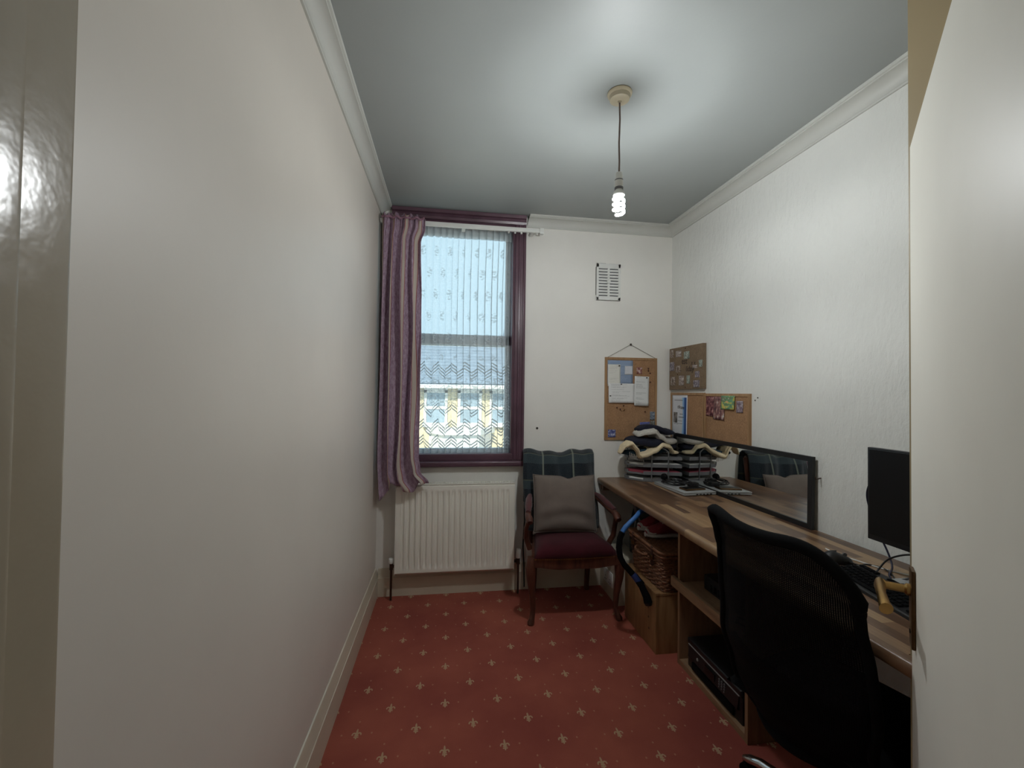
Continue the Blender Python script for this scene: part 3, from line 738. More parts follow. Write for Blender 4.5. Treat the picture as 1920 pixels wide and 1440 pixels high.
for i in range(52):
    x, y, z = seatp(i/51, 0); nl.lathe([(.0035, 0), (.003, -.002), (.001, -.003)], (x, y-.012, .406), 'y', 6)
nl.build('nail_trim', 'brass', a, True)['kind'] = 'stuff'
# back posts, top rail and upholstered panel
for x, dx in ((.578, -.012), (1.015, .008)):
    MB().tube([(x, 2.965, .36), (x, 2.965, .55), (x+dx*.5, 2.985, .75), (x+dx, 3.015, .94)], [.020, .019, .018, .018], 10).build('back_post', 'chairwood', a, True)
MB().tube([(.566+.457*i/10, 3.015+.004*math.sin(math.pi*i/10), .935+.022*math.sin(math.pi*i/10)) for i in range(11)], .019, 10).build('top_rail', 'chairwood', a, True)
def backp(u_, v_):
    e = (1-abs(2*u_-1)**6)*(1-abs(2*v_-1)**6)
    return (lerp(.585, 1.01, u_), lerp(2.962, 3.010, v_)-.018*max(0, e)**.5, lerp(.50, .92, v_))
MB().grid(backp, 16, 16).build('back_pad', 'red_velvet', a, 'all', solid=.02)
for s_, xf, xb, yf in ((-1, .512, .562, 2.655), (1, 1.085, 1.022, 2.655)):
    MB().tube([(lerp(.535, 1.052, (s_+1)/2), 2.74, .40), (xf+s_*.006, 2.735, .47), (xf+s_*.008, 2.715, .54), (xf, 2.675, .60)], [.019, .016, .015, .017], 10).build('arm_support', 'chairwood', a, True)
    ar = MB().tube([(xb, 2.975, .705), (xb, 2.90, .690), (lerp(xb, xf, .5), 2.80, .655), (xf, 2.70, .625), (xf, 2.655, .612), (xf, 2.632, .596)], [.016, .017, .018, .020, .024, .018], 12).build('arm', 'chairwood', a, True)
    MB().tube([(xb, 2.90, .705), (lerp(xb, xf, .35), 2.84, .692), (lerp(xb, xf, .7), 2.76, .665), (xf, 2.70, .645)], [.014, .022, .023, .015], 12, flat=.8).build('arm_pad', 'arm_pad', ar, True)

# plaid throw draped over the chair back
def throwp(u_, v_):
    path = [(0, (2.890, .46)), (.38, (2.888, .70)), (.62, (2.930, .90)), (.70, (2.955, .966)), (.76, (3.01, .990)), (.82, (3.046, .960)), (1, (3.05, .62))]
    for (p0, q0), (p1, q1) in zip(path, path[1:]):
        if v_ <= p1:
            k_ = (v_-p0)/(p1-p0); y, z = lerp(q0[0], q1[0], k_), lerp(q0[1], q1[1], k_); break
    x = lerp(.535, 1.037, u_) + .010*math.sin(7*v_+1) - (.012 if u_ < .5 else -.012)*(1-v_)*abs(2*u_-1)
    w_ = .010*math.sin(13*u_+2*v_)+.007*math.sin(29*u_+9*v_)
    top = math.exp(-((v_-.76)/.12)**2)
    z += top*(.010*math.sin(9*u_+.6)+.007*math.sin(21*u_))
    edge = max(0, abs(2*u_-1)-.85)/.15
    return (x, min(y + w_*(1-.5*top) + edge*.035*(1-v_*.5), 3.062), z)
tag(MB().grid(throwp, 50, 60, lambda u_, v_: (u_*.5, v_*1.0)).build('plaid_throw', 'plaid', smooth='all', solid=.006), 'dark green plaid throw draped over the armchair back', 'blanket')

# cushion
cu = thing('cushion', 'grey-beige velvet cushion propped on the armchair seat', 'cushion', (.785, 2.80, .48))
CM = Matrix.Translation((.782, 2.815, .665)) @ Matrix.Rotation(R(1.5), 4, 'Y') @ Matrix.Rotation(R(-15), 4, 'X')
def cus(sgn):
    def f_(u_, v_):
        a_, b_ = 2*u_-1, 2*v_-1; e = max(0, (1-abs(a_)**3.2)*(1-abs(b_)**3.2))**.62
        pinch = 1-.05*(1-abs(b_)**2)*abs(a_)**3*0 ; sx = .213*(1-.055*(1-b_*b_)*0-.05*(1-abs(b_)**4)*.6); sz = .186*(1-.05*(1-abs(a_)**4))
        wr = .010*math.sin(8*b_+3*a_*a_+2)*math.exp(-((b_+.45)/.35)**2) + .0015*math.sin(7*b_+5*a_)
        dip = -.020*math.exp(-((a_-.15)/.18)**2)*max(0, b_)**5
        return (a_*sx, sgn*(.062*e + wr*e), b_*sz+dip)
    return f_
b = MB(CM); b.grid(cus(-1), 36, 36); b.grid(cus(1), 36, 36); bmesh.ops.remove_doubles(b.bm, verts=b.bm.verts[:], dist=.0008)
b.build('cushion_cover', 'cushion', cu, 'all')
sm = []
for i in range(4):
    for j in range(18):
        q = -1+2*j/18; a_, b_ = [(q, -1), (1, q), (-q, 1), (-1, -q)][i]
        x, y, z = cus(-1)((a_+1)/2, (b_+1)/2); sm.append((x, y, z))
MB(CM).tube(sm, .004, 6, closed=True).build('piping', 'cushion', cu, True)

# ---------------------------------------------------------------- radiator
rd = thing('radiator', 'cream panel radiator with vertical flutes below the window', 'radiator', (.068, 3.0, .17))
RX0, RX1, RZ0, RZ1, RY = -.335, .470, .172, .772, 2.972
NF = 20
def radp(u_, v_):
    x = lerp(RX0+.004, RX1-.004, u_); z = lerp(RZ0, RZ1, v_)
    q = (x-(RX0+.03))/((RX1-RX0-.06)/NF); fl_ = 0
    if 0 <= q <= NF:
        ph = abs((q % 1)-.5)*2; fl_ = min(1, max(0, (ph-.32)/.3))
        if q < .25 or q > NF-.25: fl_ = 1
    else: fl_ = 1
    m_ = min(1, max(0, min((z-RZ0-.040)/.02, (RZ1-.045-z)/.02)))
    e_ = .012 if (v_ < .012 or v_ > .988) else 0
    return (x, RY - (.0 if False else 0) + .011*m_*(1-fl_) + e_, z)
MB().grid(radp, 20*14, 44).build('front_panel', 'rad', rd, True, solid=.002)
for x in (RX0, RX1-.004): MB().box((x, RY-.002, RZ0+.004), (x+.004, RY+.062, RZ1), .001).build('side_panel', 'rad', rd)
MB().box((RX0+.004, RY+.05, RZ0+.01), (RX1-.004, RY+.058, RZ1-.006)).build('rear_panel', 'rad', rd)
gr = MB().box((RX0, RY-.002, RZ1-.003), (RX1, RY+.006, RZ1+.003)).box((RX0, RY+.054, RZ1-.003), (RX1, RY+.062, RZ1+.003))
for i in range(26): gr.box((RX0+i*(RX1-RX0-.008)/25, RY+.004, RZ1-.003), (RX0+i*(RX1-RX0-.008)/25+.008, RY+.056, RZ1+.002))
gr.build('top_grille', 'rad', rd)
M['copper'] = plain('dark_copper_pipe', (74, 54, 46), .45, .6, var=.3)
for x, nm, s_ in ((-.357, 'lockshield_valve', -1), (.503, 'thermostatic_valve', 1)):
    hz = .225
    vb = MB().tube([(x, 3.0, hz-.022), (x, 3.0, hz+.022)], .012, 12).tube([(x, 3.0, hz), (x-s_*.030, 3.0, hz)], .010, 12).build(nm, 'copper', rd, True)
    MB().lathe([(.014, 0), (.018, .006), (.018, .03 if s_ < 0 else .055), (.015, .034 if s_ < 0 else .062), (.008, .036 if s_ < 0 else .064)], (x, 3.0, hz+.02), 'z', 16).build('valve_cap', 'white', vb, True)
    MB().tube([(x, 3.0, hz-.02), (x, 3.0, -.0)], .0075, 10).build('pipe', 'copper', rd, True)
MB().box((RX1-.05, RY+.058, .60), (RX1-.02, YE-.001, .66)).build('wall_bracket', 'rad', rd); MB().box((RX0+.02, RY+.058, .60), (RX0+.05, YE-.001, .66)).build('wall_bracket', 'rad', rd)
tag(MB().tube([(.556, YE-.006, .74), (.553, YE-.008, .62), (.556, YE-.008, .48), (.549, YE-.008, .36), (.546, YE-.02, .29), (.552, YE-.03, .19), (.556, YE-.026, .02)], .004, 6).build('wall_cable', 'blackmatt', smooth=True), 'thin black cable running down the wall beside the radiator', 'cable')

# ---------------------------------------------------------------- curtain rail, net, curtain
rl = thing('curtain_rail', 'white curtain rail across the top of the window', 'curtain rail', (.08, 2.96, 2.52))
MB().box((XL+.004, 2.952, 2.520), (.622, 2.972, 2.548), .003).build('track', 'white', rl, True)
MB().box((.618, 2.945, 2.512), (.648, 2.979, 2.552), .004).build('end_stop', 'white', rl, True)
for x in (-.42, .09, .575): MB().box((x-.012, 2.965, 2.530), (x+.012, 3.066 if x < .5 else YE, 2.545), .002).build('bracket', 'white', rl, True)
for i in range(5): MB().lathe([(.004, 0), (.007, -.004), (.007, -.012), (.003, -.016)], (.40+.045*i if i < 4 else .60, 2.962, 2.521), 'z', 8).build('glider', 'white', rl, True)

def lacep(u_, v_):
    z = lerp(2.572, .958, v_); L = u_*1.55
    ph = 2*math.pi*(L/.080 + .45*math.sin(3.1*L+.6) + .22*math.sin(8.3*L))
    am = pl([(0, .55), (.06, .9), (.35, 1.0), (1, .82)], v_)
    wob = math.sin(2.2*L+1.5*v_)
    wid = .0065 + .0075*(.5+.5*math.sin(5.1*L+2))
    x = lerp(-.375, .447 - .014*math.sin(math.pi*min(1, v_*1.3)), u_) + wid*am*math.sin(ph + .5*wob)
    x = min(max(x, -.378), .447)
    y = 3.108 + .015*am*math.cos(ph + .5*wob) + .003*math.sin(9*L+4*v_)
    return (x, y, z)
tag(MB().grid(lacep, 620, 44, lambda u_, v_: (u_*1.35, lerp(2.572, .958, v_))).build('net_curtain', 'lace', smooth='all'), 'white lace net curtain with zigzag bands in front of the glass', 'net curtain')

def curtp(u_, v_):
    ztop = 2.566 + .010*math.sin(40*u_) - .030*max(0, (u_-.72)/.28)**1.5
    zb = pl([(0, .690), (.10, .692), (.22, .745), (.34, .80), (.44, .772), (.56, .742), (.66, .735), (.76, .80), (.86, .785), (1, .792)], u_)
    z = lerp(ztop, zb, v_)
    xl_ = pl([(0, -.448), (.5, -.452), (1, -.459)], v_); xr_ = pl([(0, -.172), (.04, -.172), (.09, -.198), (.6, -.192), (.9, -.196), (.955, -.178), (1, -.112)], v_)
    fold = 4.3
    ph = 2*math.pi*(fold*u_ + .16*math.sin(5*u_) + .10*math.sin(2.2*v_*u_*6))
    am = pl([(0, .35), (.05, .5), (.3, 1), (.85, 1.0), (1, .8)], v_)
    sw = max(0, (v_-.80)/.20)                             # lower end gathers towards the radiator
    x = lerp(xl_, xr_, u_ - .10*sw*math.sin(math.pi*u_)*0) + .010*am*math.sin(ph*1.0+.8) + .012*sw*math.sin(9*u_+14*v_)
    y = 2.915 + .026*am*math.cos(ph) + .006*math.sin(ph*2.3+3*v_) - .018*sw*u_ + .012*sw*math.sin(11*u_+9*v_)
    if v_ < .045: y += .004*math.sin(110*u_)
    return (max(x, XL+.008), y, z)
M['plum_tape'] = plain('plum_heading_tape', (150, 112, 130), .8)
cu_ = thing('window_curtain', 'plum and tan striped curtain bunched at the left of the window', 'curtain', (-.31, 2.92, .69))
MB().grid(curtp, 150, 90, lambda u_, v_: (u_, v_)).build('curtain_cloth', 'curtain', cu_, 'all', solid=.003)
MB().tube([(lerp(-.446, -.175, i/40), 2.895+.010*math.cos(2*math.pi*4.3*i/40), 2.538+.004*math.sin(i)) for i in range(41)], .007, 6).build('heading_tape', 'plum_tape', cu_, True)

# ---------------------------------------------------------------- wall vent
vt = thing('wall_vent', 'white slotted air vent high on the end wall', 'vent', (1.168, YE, 2.09))
VX0, VX1, VZ0, VZ1 = 1.076, 1.262, 2.094, 2.366
b = MB(); yv = YE-.012
b.box((VX0, yv, VZ0), (VX0+.017, YE, VZ1), .002); b.box((VX1-.017, yv, VZ0), (VX1, YE, VZ1), .002); b.box((VX0, yv, VZ1-.030), (VX1, YE, VZ1), .002); b.box((VX0, yv, VZ0), (VX1, YE, VZ0+.022), .002)
b.build('vent_frame', 'white', vt, True)
MB().box(((VX0+VX1)/2-.008, yv, VZ0+.02), ((VX0+VX1)/2+.008, YE, VZ1-.028)).build('centre_bar', 'white', vt)
for i in range(11):
    z = VZ0+.022+i*(VZ1-VZ0-.052)/10
    MB().box((VX0+.015, yv+.001, z-.0065), (VX1-.015, YE, z+.0065)).build('slat', 'white', vt)
MB().box((VX0+.004, YE-.004, VZ0+.004), (VX1-.004, YE-.001, VZ1-.004)).build('vent_back', 'tray', vt)
MB().lathe([(.015, 0), (.015, -.005), (.012, -.007), (.005, -.005)], ((VX0+VX1)/2, yv, (VZ0+VZ1)/2), 'y', 18).build('centre_knob', 'white', vt, True)
for x, z in ((VX0+.010, VZ1-.010), (VX1-.014, VZ1-.012), (VX1-.016, VZ0+.009), (VX0+.012, VZ0+.010)):
    MB().lathe([(.004, 0), (.003, -.002)], (x, yv, z), 'y', 8).build('screw', 'terracotta', vt)
g_ = MB()
for lo, hi in (((VX0-.004, YE-.002, 2.13), (VX0, YE-.0005, 2.34)), ((VX0+.03, YE-.002, VZ1), (VX0+.075, YE-.0005, VZ1+.004)), ((VX1, YE-.002, 2.30), (VX1+.004, YE-.0005, 2.345)), ((VX0+.1, YE-.002, VZ1), (VX1, YE-.0005, VZ1+.003)), ((VX1, YE-.002, 2.11), (VX1+.002, YE-.0005, 2.2)), ((VX0, YE-.002, VZ0-.003), (VX1, YE-.0005, VZ0))):
    g_.box(lo, hi)
g_.build('edge_gap', 'terracotta', vt)
tag(MB().lathe([(.009, 0), (.008, -.003), (.002, -.004)], (.642, YE, 1.142), 'y', 12).build('wall_plug', 'terracotta', smooth=True), 'small dark wall plug in the bare wall right of the window', 'wall plug')

# ---------------------------------------------------------------- boards.  B(y,z,off) = point on the right wall
def Bw(y, z, off): return Vector((xw(y)-off, y+off*TA, z))
def cork_board(name, label, place, lo, hi, fw=.017, th=.013):
    """place(a, z, off) -> world; a runs along the wall"""
    a0, z0 = lo; a1, z1 = hi
    t_ = thing(name, label, 'corkboard', place((a0+a1)/2, z0, th/2))
    def bar(p, q, r, s_, nm, m_, o0, o1):
        b_ = MB(); b_.prism([(p, r), (q, r), (q, s_), (p, s_)], lambda a_, z: place(a_, z, o0), lambda a_, z: place(a_, z, o1)); return b_.build(nm, m_, t_)
    bar(a0+.004, a1-.004, z0+.004, z1-.004, 'cork_sheet', 'cork', .001, th-.005)
    bar(a0, a0+fw, z0, z1, 'frame_side', 'corkframe', 0, th); bar(a1-fw, a1, z0, z1, 'frame_side', 'corkframe', 0, th)
    bar(a0+fw, a1-fw, z1-fw, z1, 'frame_top', 'corkframe', 0, th); bar(a0+fw, a1-fw, z0, z0+fw, 'frame_bottom', 'corkframe', 0, th)
    return t_
def Be(x, z, off): return Vector((x, YE-off, z))
cb = cork_board('corkboard', 'tall framed corkboard hung by a string on the end wall', Be, (1.148, 1.057), (1.556, 1.670))
ST = MB().tube([Be(1.158, 1.664, .010), Be(1.348, 1.768, .006), Be(1.546, 1.668, .010)], .0016, 6).build('hanging_string', 'rope', cb)
MB().lathe([(.006, 0), (.006, -.006), (.009, -.009), (.003, -.011)], (1.348, YE, 1.768), 'y', 10).build('hook', 'terracotta', cb, True)
cork_board('corkboard', 'framed corkboard in the corner holding a blue and white certificate', Bw, (2.648, .99), (3.062, 1.413))
cork_board('corkboard', 'framed corkboard with a dark red photo and a pink card', Bw, (2.222, .985), (2.644, 1.409))
hsb = thing('photo_board', 'frameless brown square board covered with tiny photos', 'board', Bw(2.84, 1.44, .012))
b = MB(); b.prism([(2.640, 1.441), (3.056, 1.434), (3.056, 1.741), (2.640, 1.743)], lambda a_, z: Bw(a_, z, .002), lambda a_, z: Bw(a_, z, .026)); b.build('board_panel', 'hessian', hsb)
for a_, z in ((2.845, 1.728), (2.845, 1.452), (2.945, 1.545)):
    b = MB(); c_ = Bw(a_, z, .026); b.lathe([(.005, 0), (.004, -.003)], c_, 'x', 8); b.build('tack', 'pin', hsb)
M['ink'] = plain('dark_brown_ink', (56, 42, 34), .8)
def wall_mtx(y, z, off, rot=0):                             # text plane facing -x, reading towards -y
    o = Bw(y, z, off)
    m_ = Matrix(((0, 0, -1, o.x), (-1, 0, 0, o.y), (0, 1, 0, o.z), (0, 0, 0, 1)))
    return m_ @ Matrix.Rotation(rot, 4, 'Z')
text_part('handwriting', 'best', .062, wall_mtx(2.872, 1.618, .0263, R(-3)), 'ink', hsb)
text_part('handwriting', 'x x x', .042, wall_mtx(2.765, 1.606, .0263, R(-3)), 'ink', hsb)
text_part('handwriting', 'holiday', .055, wall_mtx(2.818, 1.563, .0263, R(-2)), 'ink', hsb)

def sheet(name, label, cat, place, a0, z0, a1, z1, off, mat, group=None, tilt=0.0, curl=0.0):
    """thin paper with a slight curl; a0 -> left edge as seen, a1 -> right edge"""
    def f_(u_, v_):
        z = lerp(z0, z1, v_) + tilt*(u_-.5)*abs(a1-a0); a_ = lerp(a0, a1, u_) - tilt*(v_-.5)*(z1-z0)*(1 if a1 > a0 else -1)
        return place(a_, z, off + curl*(1-v_)**2 + .0004)
    o = MB().grid(f_, 8, 8).build(name, mat, smooth='all', solid=.0006)
    return tag(o, label, cat, group)
GP = 'papers pinned to the tall corkboard'; OF = .0095
M['sh1'] = sheet_mat('letter_print', (222, 221, 214), 26, .35, 3.0, (120, 118, 112)); M['sh2'] = sheet_mat('form_print', (224, 225, 224), 30, .55, 8.0)
M['sh3'] = sheet_mat('receipt_print', (220, 222, 221), 24, .5, 12.0); M['sh4'] = sheet_mat('blue_leaflet_print', (138, 156, 182), 18, .25, 5.0, (210, 220, 236)); M['sh5'] = sheet_mat('note_print', (204, 207, 214), 10, .3, 6.0)
sheet('leaflet', 'blue leaflet behind white letters on the tall corkboard', 'leaflet', Be, 1.166, 1.470, 1.365, 1.648, OF, 'sh4', GP)
sheet('note', 'small pale square note on the blue leaflet', 'note', Be, 1.300, 1.542, 1.362, 1.607, OF+.003, 'sh5', GP)
sheet('letter', 'narrow cream letter overlapping the blue leaflet', 'letter', Be, 1.168, 1.455, 1.266, 1.617, OF+.004, 'sh1', GP)
fm = sheet('form', 'wide white form pinned in the middle of the tall corkboard', 'form', Be, 1.174, 1.332, 1.379, 1.476, OF+.006, 'sh2', GP, .0, .006)
sheet('receipt', 'long white receipt pinned right of the white form', 'receipt', Be, 1.374, 1.312, 1.487, 1.531, OF+.008, 'sh3', GP, -.03, .008)
M['face'] = photo_mat('portrait_print', [(70, 44, 46), (150, 92, 84), (226, 220, 214)], 2.6, 2.0)
sheet('portrait_photo', 'small portrait photo at the top right of the tall corkboard', 'photo', Be, 1.394, 1.549, 1.438, 1.600, OF, 'face', GP)
M['blueblob'] = photo_mat('blue_white_sticker', [(44, 50, 100), (90, 98, 150), (214, 216, 224)], 3.0, 5.0)
sheet('sticker', 'white sticker with blue blotches at the bottom left of the tall corkboard', 'sticker', Be, 1.174, 1.076, 1.234, 1.133, OF, 'blueblob', GP)
M['bluecard'] = photo_mat('blue_card_print', [(70, 80, 140), (104, 112, 166), (150, 156, 190)], 3.5, 9.0)
sheet('card', 'blue card low on the right of the tall corkboard', 'card', Be, 1.424, 1.138, 1.503, 1.190, OF, 'bluecard', GP, .06)
M['strip1'] = photo_mat('booth_photo_print', [(40, 44, 56), (110, 124, 140), (196, 202, 206)], 4.0, 4.0); M['strip2'] = photo_mat('booth_photo_print_b', [(50, 54, 50), (112, 112, 104), (190, 192, 196)], 4.0, 7.0)
sheet('booth_photo', 'upper of two small photos beside the blue card', 'photo', Be, 1.501, 1.206, 1.540, 1.268, OF+.004, 'strip1', GP)
sheet('booth_photo', 'lower of two small photos beside the blue card', 'photo', Be, 1.505, 1.136, 1.541, 1.200, OF+.004, 'strip2', GP)
PINS = [(1.254, 1.607, 'black'), (1.270, 1.470, 'black'), (1.470, 1.521, 'black'), (1.186, 1.383, 'black'), (1.238, 1.297, 'pin'), (1.265, 1.286, 'pin'), (1.293, 1.284, 'brass'), (1.290, 1.311, 'pin'), (1.459, 1.267, 'pin'), (1.482, 1.590, 'pin'), (1.483, 1.574, 'pin'), (1.497, 1.555, 'pin'), (1.499, 1.489, 'pin')]
for i, (x, z, m_) in enumerate(PINS):
    o = MB().lathe([(.0012, .006), (.0012, -.001), (.005, -.0015), (.0035, -.006), (.0045, -.009), (.002, -.010)], (x, YE-.018, z), 'y', 10).build('push_pin', m_, smooth=True)
    tag(o, {'black': 'black push pin holding a paper on the tall corkboard', 'pin': 'dark red push pin stuck in bare cork of the tall corkboard', 'brass': 'yellow push pin low on the tall corkboard'}[m_], 'push pin', 'push pins on the tall corkboard')
# certificate and photos on the right-wall corkboards
g = G('certificate_print'); U, V, _ = g.xyz(g.coord('UV'))
cd_ = g.sub(U, g.add(.80, g.mul(g.f('SINE', g.mul(V, 3.1)), -.03)))
bandc = g.mix(g.gt(g.sub(U, g.add(.70, g.mul(g.f('POWER', g.ab(g.sub(V, .55)), 2.0), -.25))), 0), lin((214, 216, 220)), g.ramp(g.sub(U, .0), [(.74, lin((150, 190, 224))), (.82, lin((40, 92, 160))), (.94, lin((28, 62, 124)))]))
bandc = g.mix(g.gt(U, .945), bandc, lin((214, 216, 220))); bandc = g.mix(g.gt(V, .94), bandc, lin((214, 216, 220)))
ph = g.mul(g.between(U, .10, .36), g.between(V, .36, .60)); bandc = g.mix(ph, bandc, g.ramp(g.noise(g.vec(g.mul(U, 9), g.mul(V, 9)), 1.0, 2), [(.35, lin((40, 46, 42))), (.65, lin((150, 140, 136)))]))
for (u0, u1, v0, v1) in ((.16, .70, .865, .885), (.50, .72, .555, .575), (.44, .78, .485, .51), (.38, .68, .405, .418), (.38, .70, .345, .357), (.12, .40, .33, .343), (.12, .2, .11, .14), (.36, .45, .11, .14)):
    bandc = g.mix(g.mul(g.mul(g.between(U, u0, u1), g.between(V, v0, v1)), g.add(.35, g.mul(g.noise(g.vec(g.mul(U, 60), g.mul(V, 10)), 1.0, 1), .6))), bandc, lin((60, 62, 72)))
M['cert'] = g.done(g.bsdf(bandc, .5))
ct = thing('certificate', 'white certificate with blue curved border on the corner corkboard', 'certificate', Bw(2.952, 1.06, .011), 'papers on the right wall')
MB().grid(lambda u_, v_: Bw(lerp(3.044, 2.842, u_), lerp(1.075, 1.398, v_), .0095+.005*(u_**2)*(1-v_)), 10, 10).build('certificate_sheet', 'cert', ct, 'all', solid=.0006)
text_part('lettering', 'Certificate', .034, wall_mtx(2.953, 1.298, .0102, R(-3)), 'ink', ct)
M['dk'] = photo_mat('dark_red_photo_print', [(34, 14, 22), (84, 34, 48), (140, 88, 88), (206, 170, 160)], 5.0, 3.0)
M['dk2'] = photo_mat('dark_figure_photo_print', [(26, 22, 26), (96, 56, 66), (160, 120, 110), (214, 218, 214)], 4.0, 11.0)
sheet('dark_red_photo', 'dark red photo at the top left of the right-hand corkboard', 'photo', Bw, 2.634, 1.262, 2.545, 1.392, .009, 'dk', 'papers on the right wall', -.03, .002)
sheet('figure_photo', 'dark photo beside the dark red photo, partly behind a pink card', 'photo', Bw, 2.545, 1.245, 2.440, 1.390, .011, 'dk2', 'papers on the right wall', -.03, .004)
M['pinkc'] = photo_mat('bright_card_print', [(218, 128, 160), (206, 190, 70), (90, 150, 120), (110, 120, 70), (190, 200, 196)], 3.0, 6.0)
sheet('greeting_card', 'bright pink, yellow and green card on the right-hand corkboard', 'card', Bw, 2.468, 1.313, 2.345, 1.396, .014, 'pinkc', 'papers on the right wall', 0, .006)
M['ph2'] = photo_mat('mauve_photo_print', [(80, 52, 66), (140, 122, 132), (196, 192, 196)], 3.0, 15.0)
sheet('mauve_photo', 'small mauve photo at the right end of the right-hand corkboard', 'photo', Bw, 2.336, 1.298, 2.280, 1.366, .009, 'ph2', 'papers on the right wall', .02, .003)
TP = [(3.043, 1.672, 2.998, 1.732, 'first of the top row'), (2.971, 1.672, 2.897, 1.717, 'second of the top row'), (2.864, 1.651, 2.795, 1.704, 'third of the top row'),
      (3.052, 1.575, 2.989, 1.640, 'at the left edge below the top row'), (2.970, 1.561, 2.901, 1.610, 'left of the lower handwriting'), (2.759, 1.580, 2.703, 1.604, 'right end of the upper handwriting'), (2.684, 1.586, 2.645, 1.633, 'at the right edge'),
      (2.728, 1.516, 2.677, 1.558, 'right of the lower handwriting'), (3.038, 1.465, 2.971, 1.530, 'first of the bottom row'), (2.927, 1.464, 2.862, 1.535, 'second of the bottom row'), (2.828, 1.476, 2.786, 1.534, 'third of the bottom row'), (2.747, 1.449, 2.677, 1.498, 'last of the bottom row')]
PC = [[(60, 46, 40), (130, 110, 96), (220, 214, 206)], [(74, 50, 54), (150, 136, 130), (226, 222, 218)], [(54, 54, 52), (140, 150, 140), (216, 220, 212)], [(50, 44, 60), (120, 110, 120), (210, 206, 206)]]
for i in range(4): M['tp%d' % i] = photo_mat('tiny_photo_print_%d' % i, PC[i], 3.4, i*3.3+1)
for i, (a0, z0, a1, z1, w_) in enumerate(TP):
    sheet('tiny_photo', 'tiny photo on the brown board, ' + w_, 'photo', Bw, a0, z0, a1, z1, .0262, 'tp%d' % (i % 4), 'tiny photos on the brown board')
for i, (y, z) in enumerate(((2.175, 1.387), (2.195, 1.372))):
    c_ = Bw(y, z, 0)
    tag(MB().lathe([(.0045, 0), (.004, -.002), (.001, -.003)], c_, 'x', 8).build('nail_hole', 'terracotta'), ('upper' if i == 0 else 'lower') + ' of two small nail marks right of the corkboards', 'nail mark')
c_ = Bw(1.775, 1.022, 0)
tag(MB().tube([c_, c_+Vector((-.03, -.004, -.004)), c_+Vector((-.036, -.006, .006))], .003, 8).build('wall_hook', 'leather', smooth=True), 'small brown hook in the wall at the right end of the mirror', 'hook')

# ---------------------------------------------------------------- mirror leaning on the wall
mr = thing('wall_mirror', 'long black-framed mirror leaning on the worktop against the wall', 'mirror', (1.69, 2.38, DESK))
MY0, MY1, MZ1 = 1.788, 2.985, 1.118
def mo(z): return lerp(.021, .0155, (z-DESK)/(MZ1-DESK))
def mbar(y0, y1, z0, z1, o0, o1, nm, m_, par):
    b_ = MB(); b_.prism([(y0, z0), (y1, z0), (y1, z1), (y0, z1)], lambda y, z: Bw(y, z, mo(z)+o0), lambda y, z: Bw(y, z, mo(z)+o1)); return b_.build(nm, m_, par)
for q in ((MY0, MY0+.024, DESK, MZ1), (MY1-.024, MY1, DESK, MZ1)): mbar(*q, 0, .016, 'frame_side', 'black', mr)
for q in ((MY0+.024, MY1-.024, DESK, DESK+.024), (MY0+.024, MY1-.024, MZ1-.024, MZ1)): mbar(*q, 0, .016, 'frame_rail', 'black', mr)
mbar(MY0+.02, MY1-.02, DESK+.02, MZ1-.02, .002, .010, 'mirror_glass', 'mirror', mr)

# ---------------------------------------------------------------- letter trays with their contents
tr_ = thing('letter_tray_stack', 'stack of four grey letter trays in the desk corner', 'letter trays', (1.47, 2.94, DESK))
TO = [(1.296, 3.045), (1.296, 2.985), (1.372, 2.893), (1.628, 2.828), (1.628, 3.045)]
def shrink(k_): 
    cx, cy = 1.48, 2.96; return [(cx+(x-cx)*k_, cy+(y-cy)*k_) for x, y in TO]
TZ = [.783, .830, .884, .938]
for z in TZ:
    MB().prism(shrink(.97), lambda x, y: (x, y, z), lambda x, y: (x, y, z+.003)).build('tray', 'tray', tr_)
    b = MB(); o_, i_ = shrink(1.0), shrink(.975); n = 5
    for i in range(n):
        j = (i+1) % n; h = .024 if i != 1 else .012
        b.prism([o_[i], o_[j], i_[j], i_[i]], lambda x, y: (x, y, z), lambda x, y, h=h: (x, y, z+h))
    b.build('tray_rim', 'tray', tr_)
for x, y in ((1.425, 2.874), (1.535, 2.846), (1.312, 3.03), (1.612, 3.03)):
    MB().tube([(x, y, DESK+.001), (x, y, 1.0)], .0045, 8).build('upright', 'grey_metal', tr_, True)
MB().tube([(1.425, 2.874, .995), (1.45, 2.868, 1.015), (1.48, 2.86, 1.021), (1.51, 2.853, 1.015), (1.535, 2.846, .995)], .004, 8).build('top_loop', 'grey_metal', tr_, True)
def insert(name, label, cat, mat, z, h, k_, n_=6, tilt=.0):
    t_ = thing(name, label, cat, (1.47, 2.95, z))
    for i in range(n_):
        kk = k_*(1-.012*(i % 3)); zz = z+h*i/n_
        MB().prism(shrink(kk), lambda x, y: (x, y, zz+tilt*(x-1.3)), lambda x, y: (x, y, zz+h/n_*.9+tilt*(x-1.3))).build('leaf', mat, t_)
    return t_
insert('paper_stack', 'white papers in the bottom letter tray', 'papers', 'paper', .787, .016, .93)
insert('red_folder', 'red card folder in the second letter tray', 'folder', 'red_folder', .834, .024, .955, 3)
insert('paper_stack', 'grey-white papers in the third letter tray', 'papers', 'paper', .888, .022, .95)
insert('paper_stack', 'papers in the top letter tray under the clothes', 'papers', 'silver', .942, .012, .93)

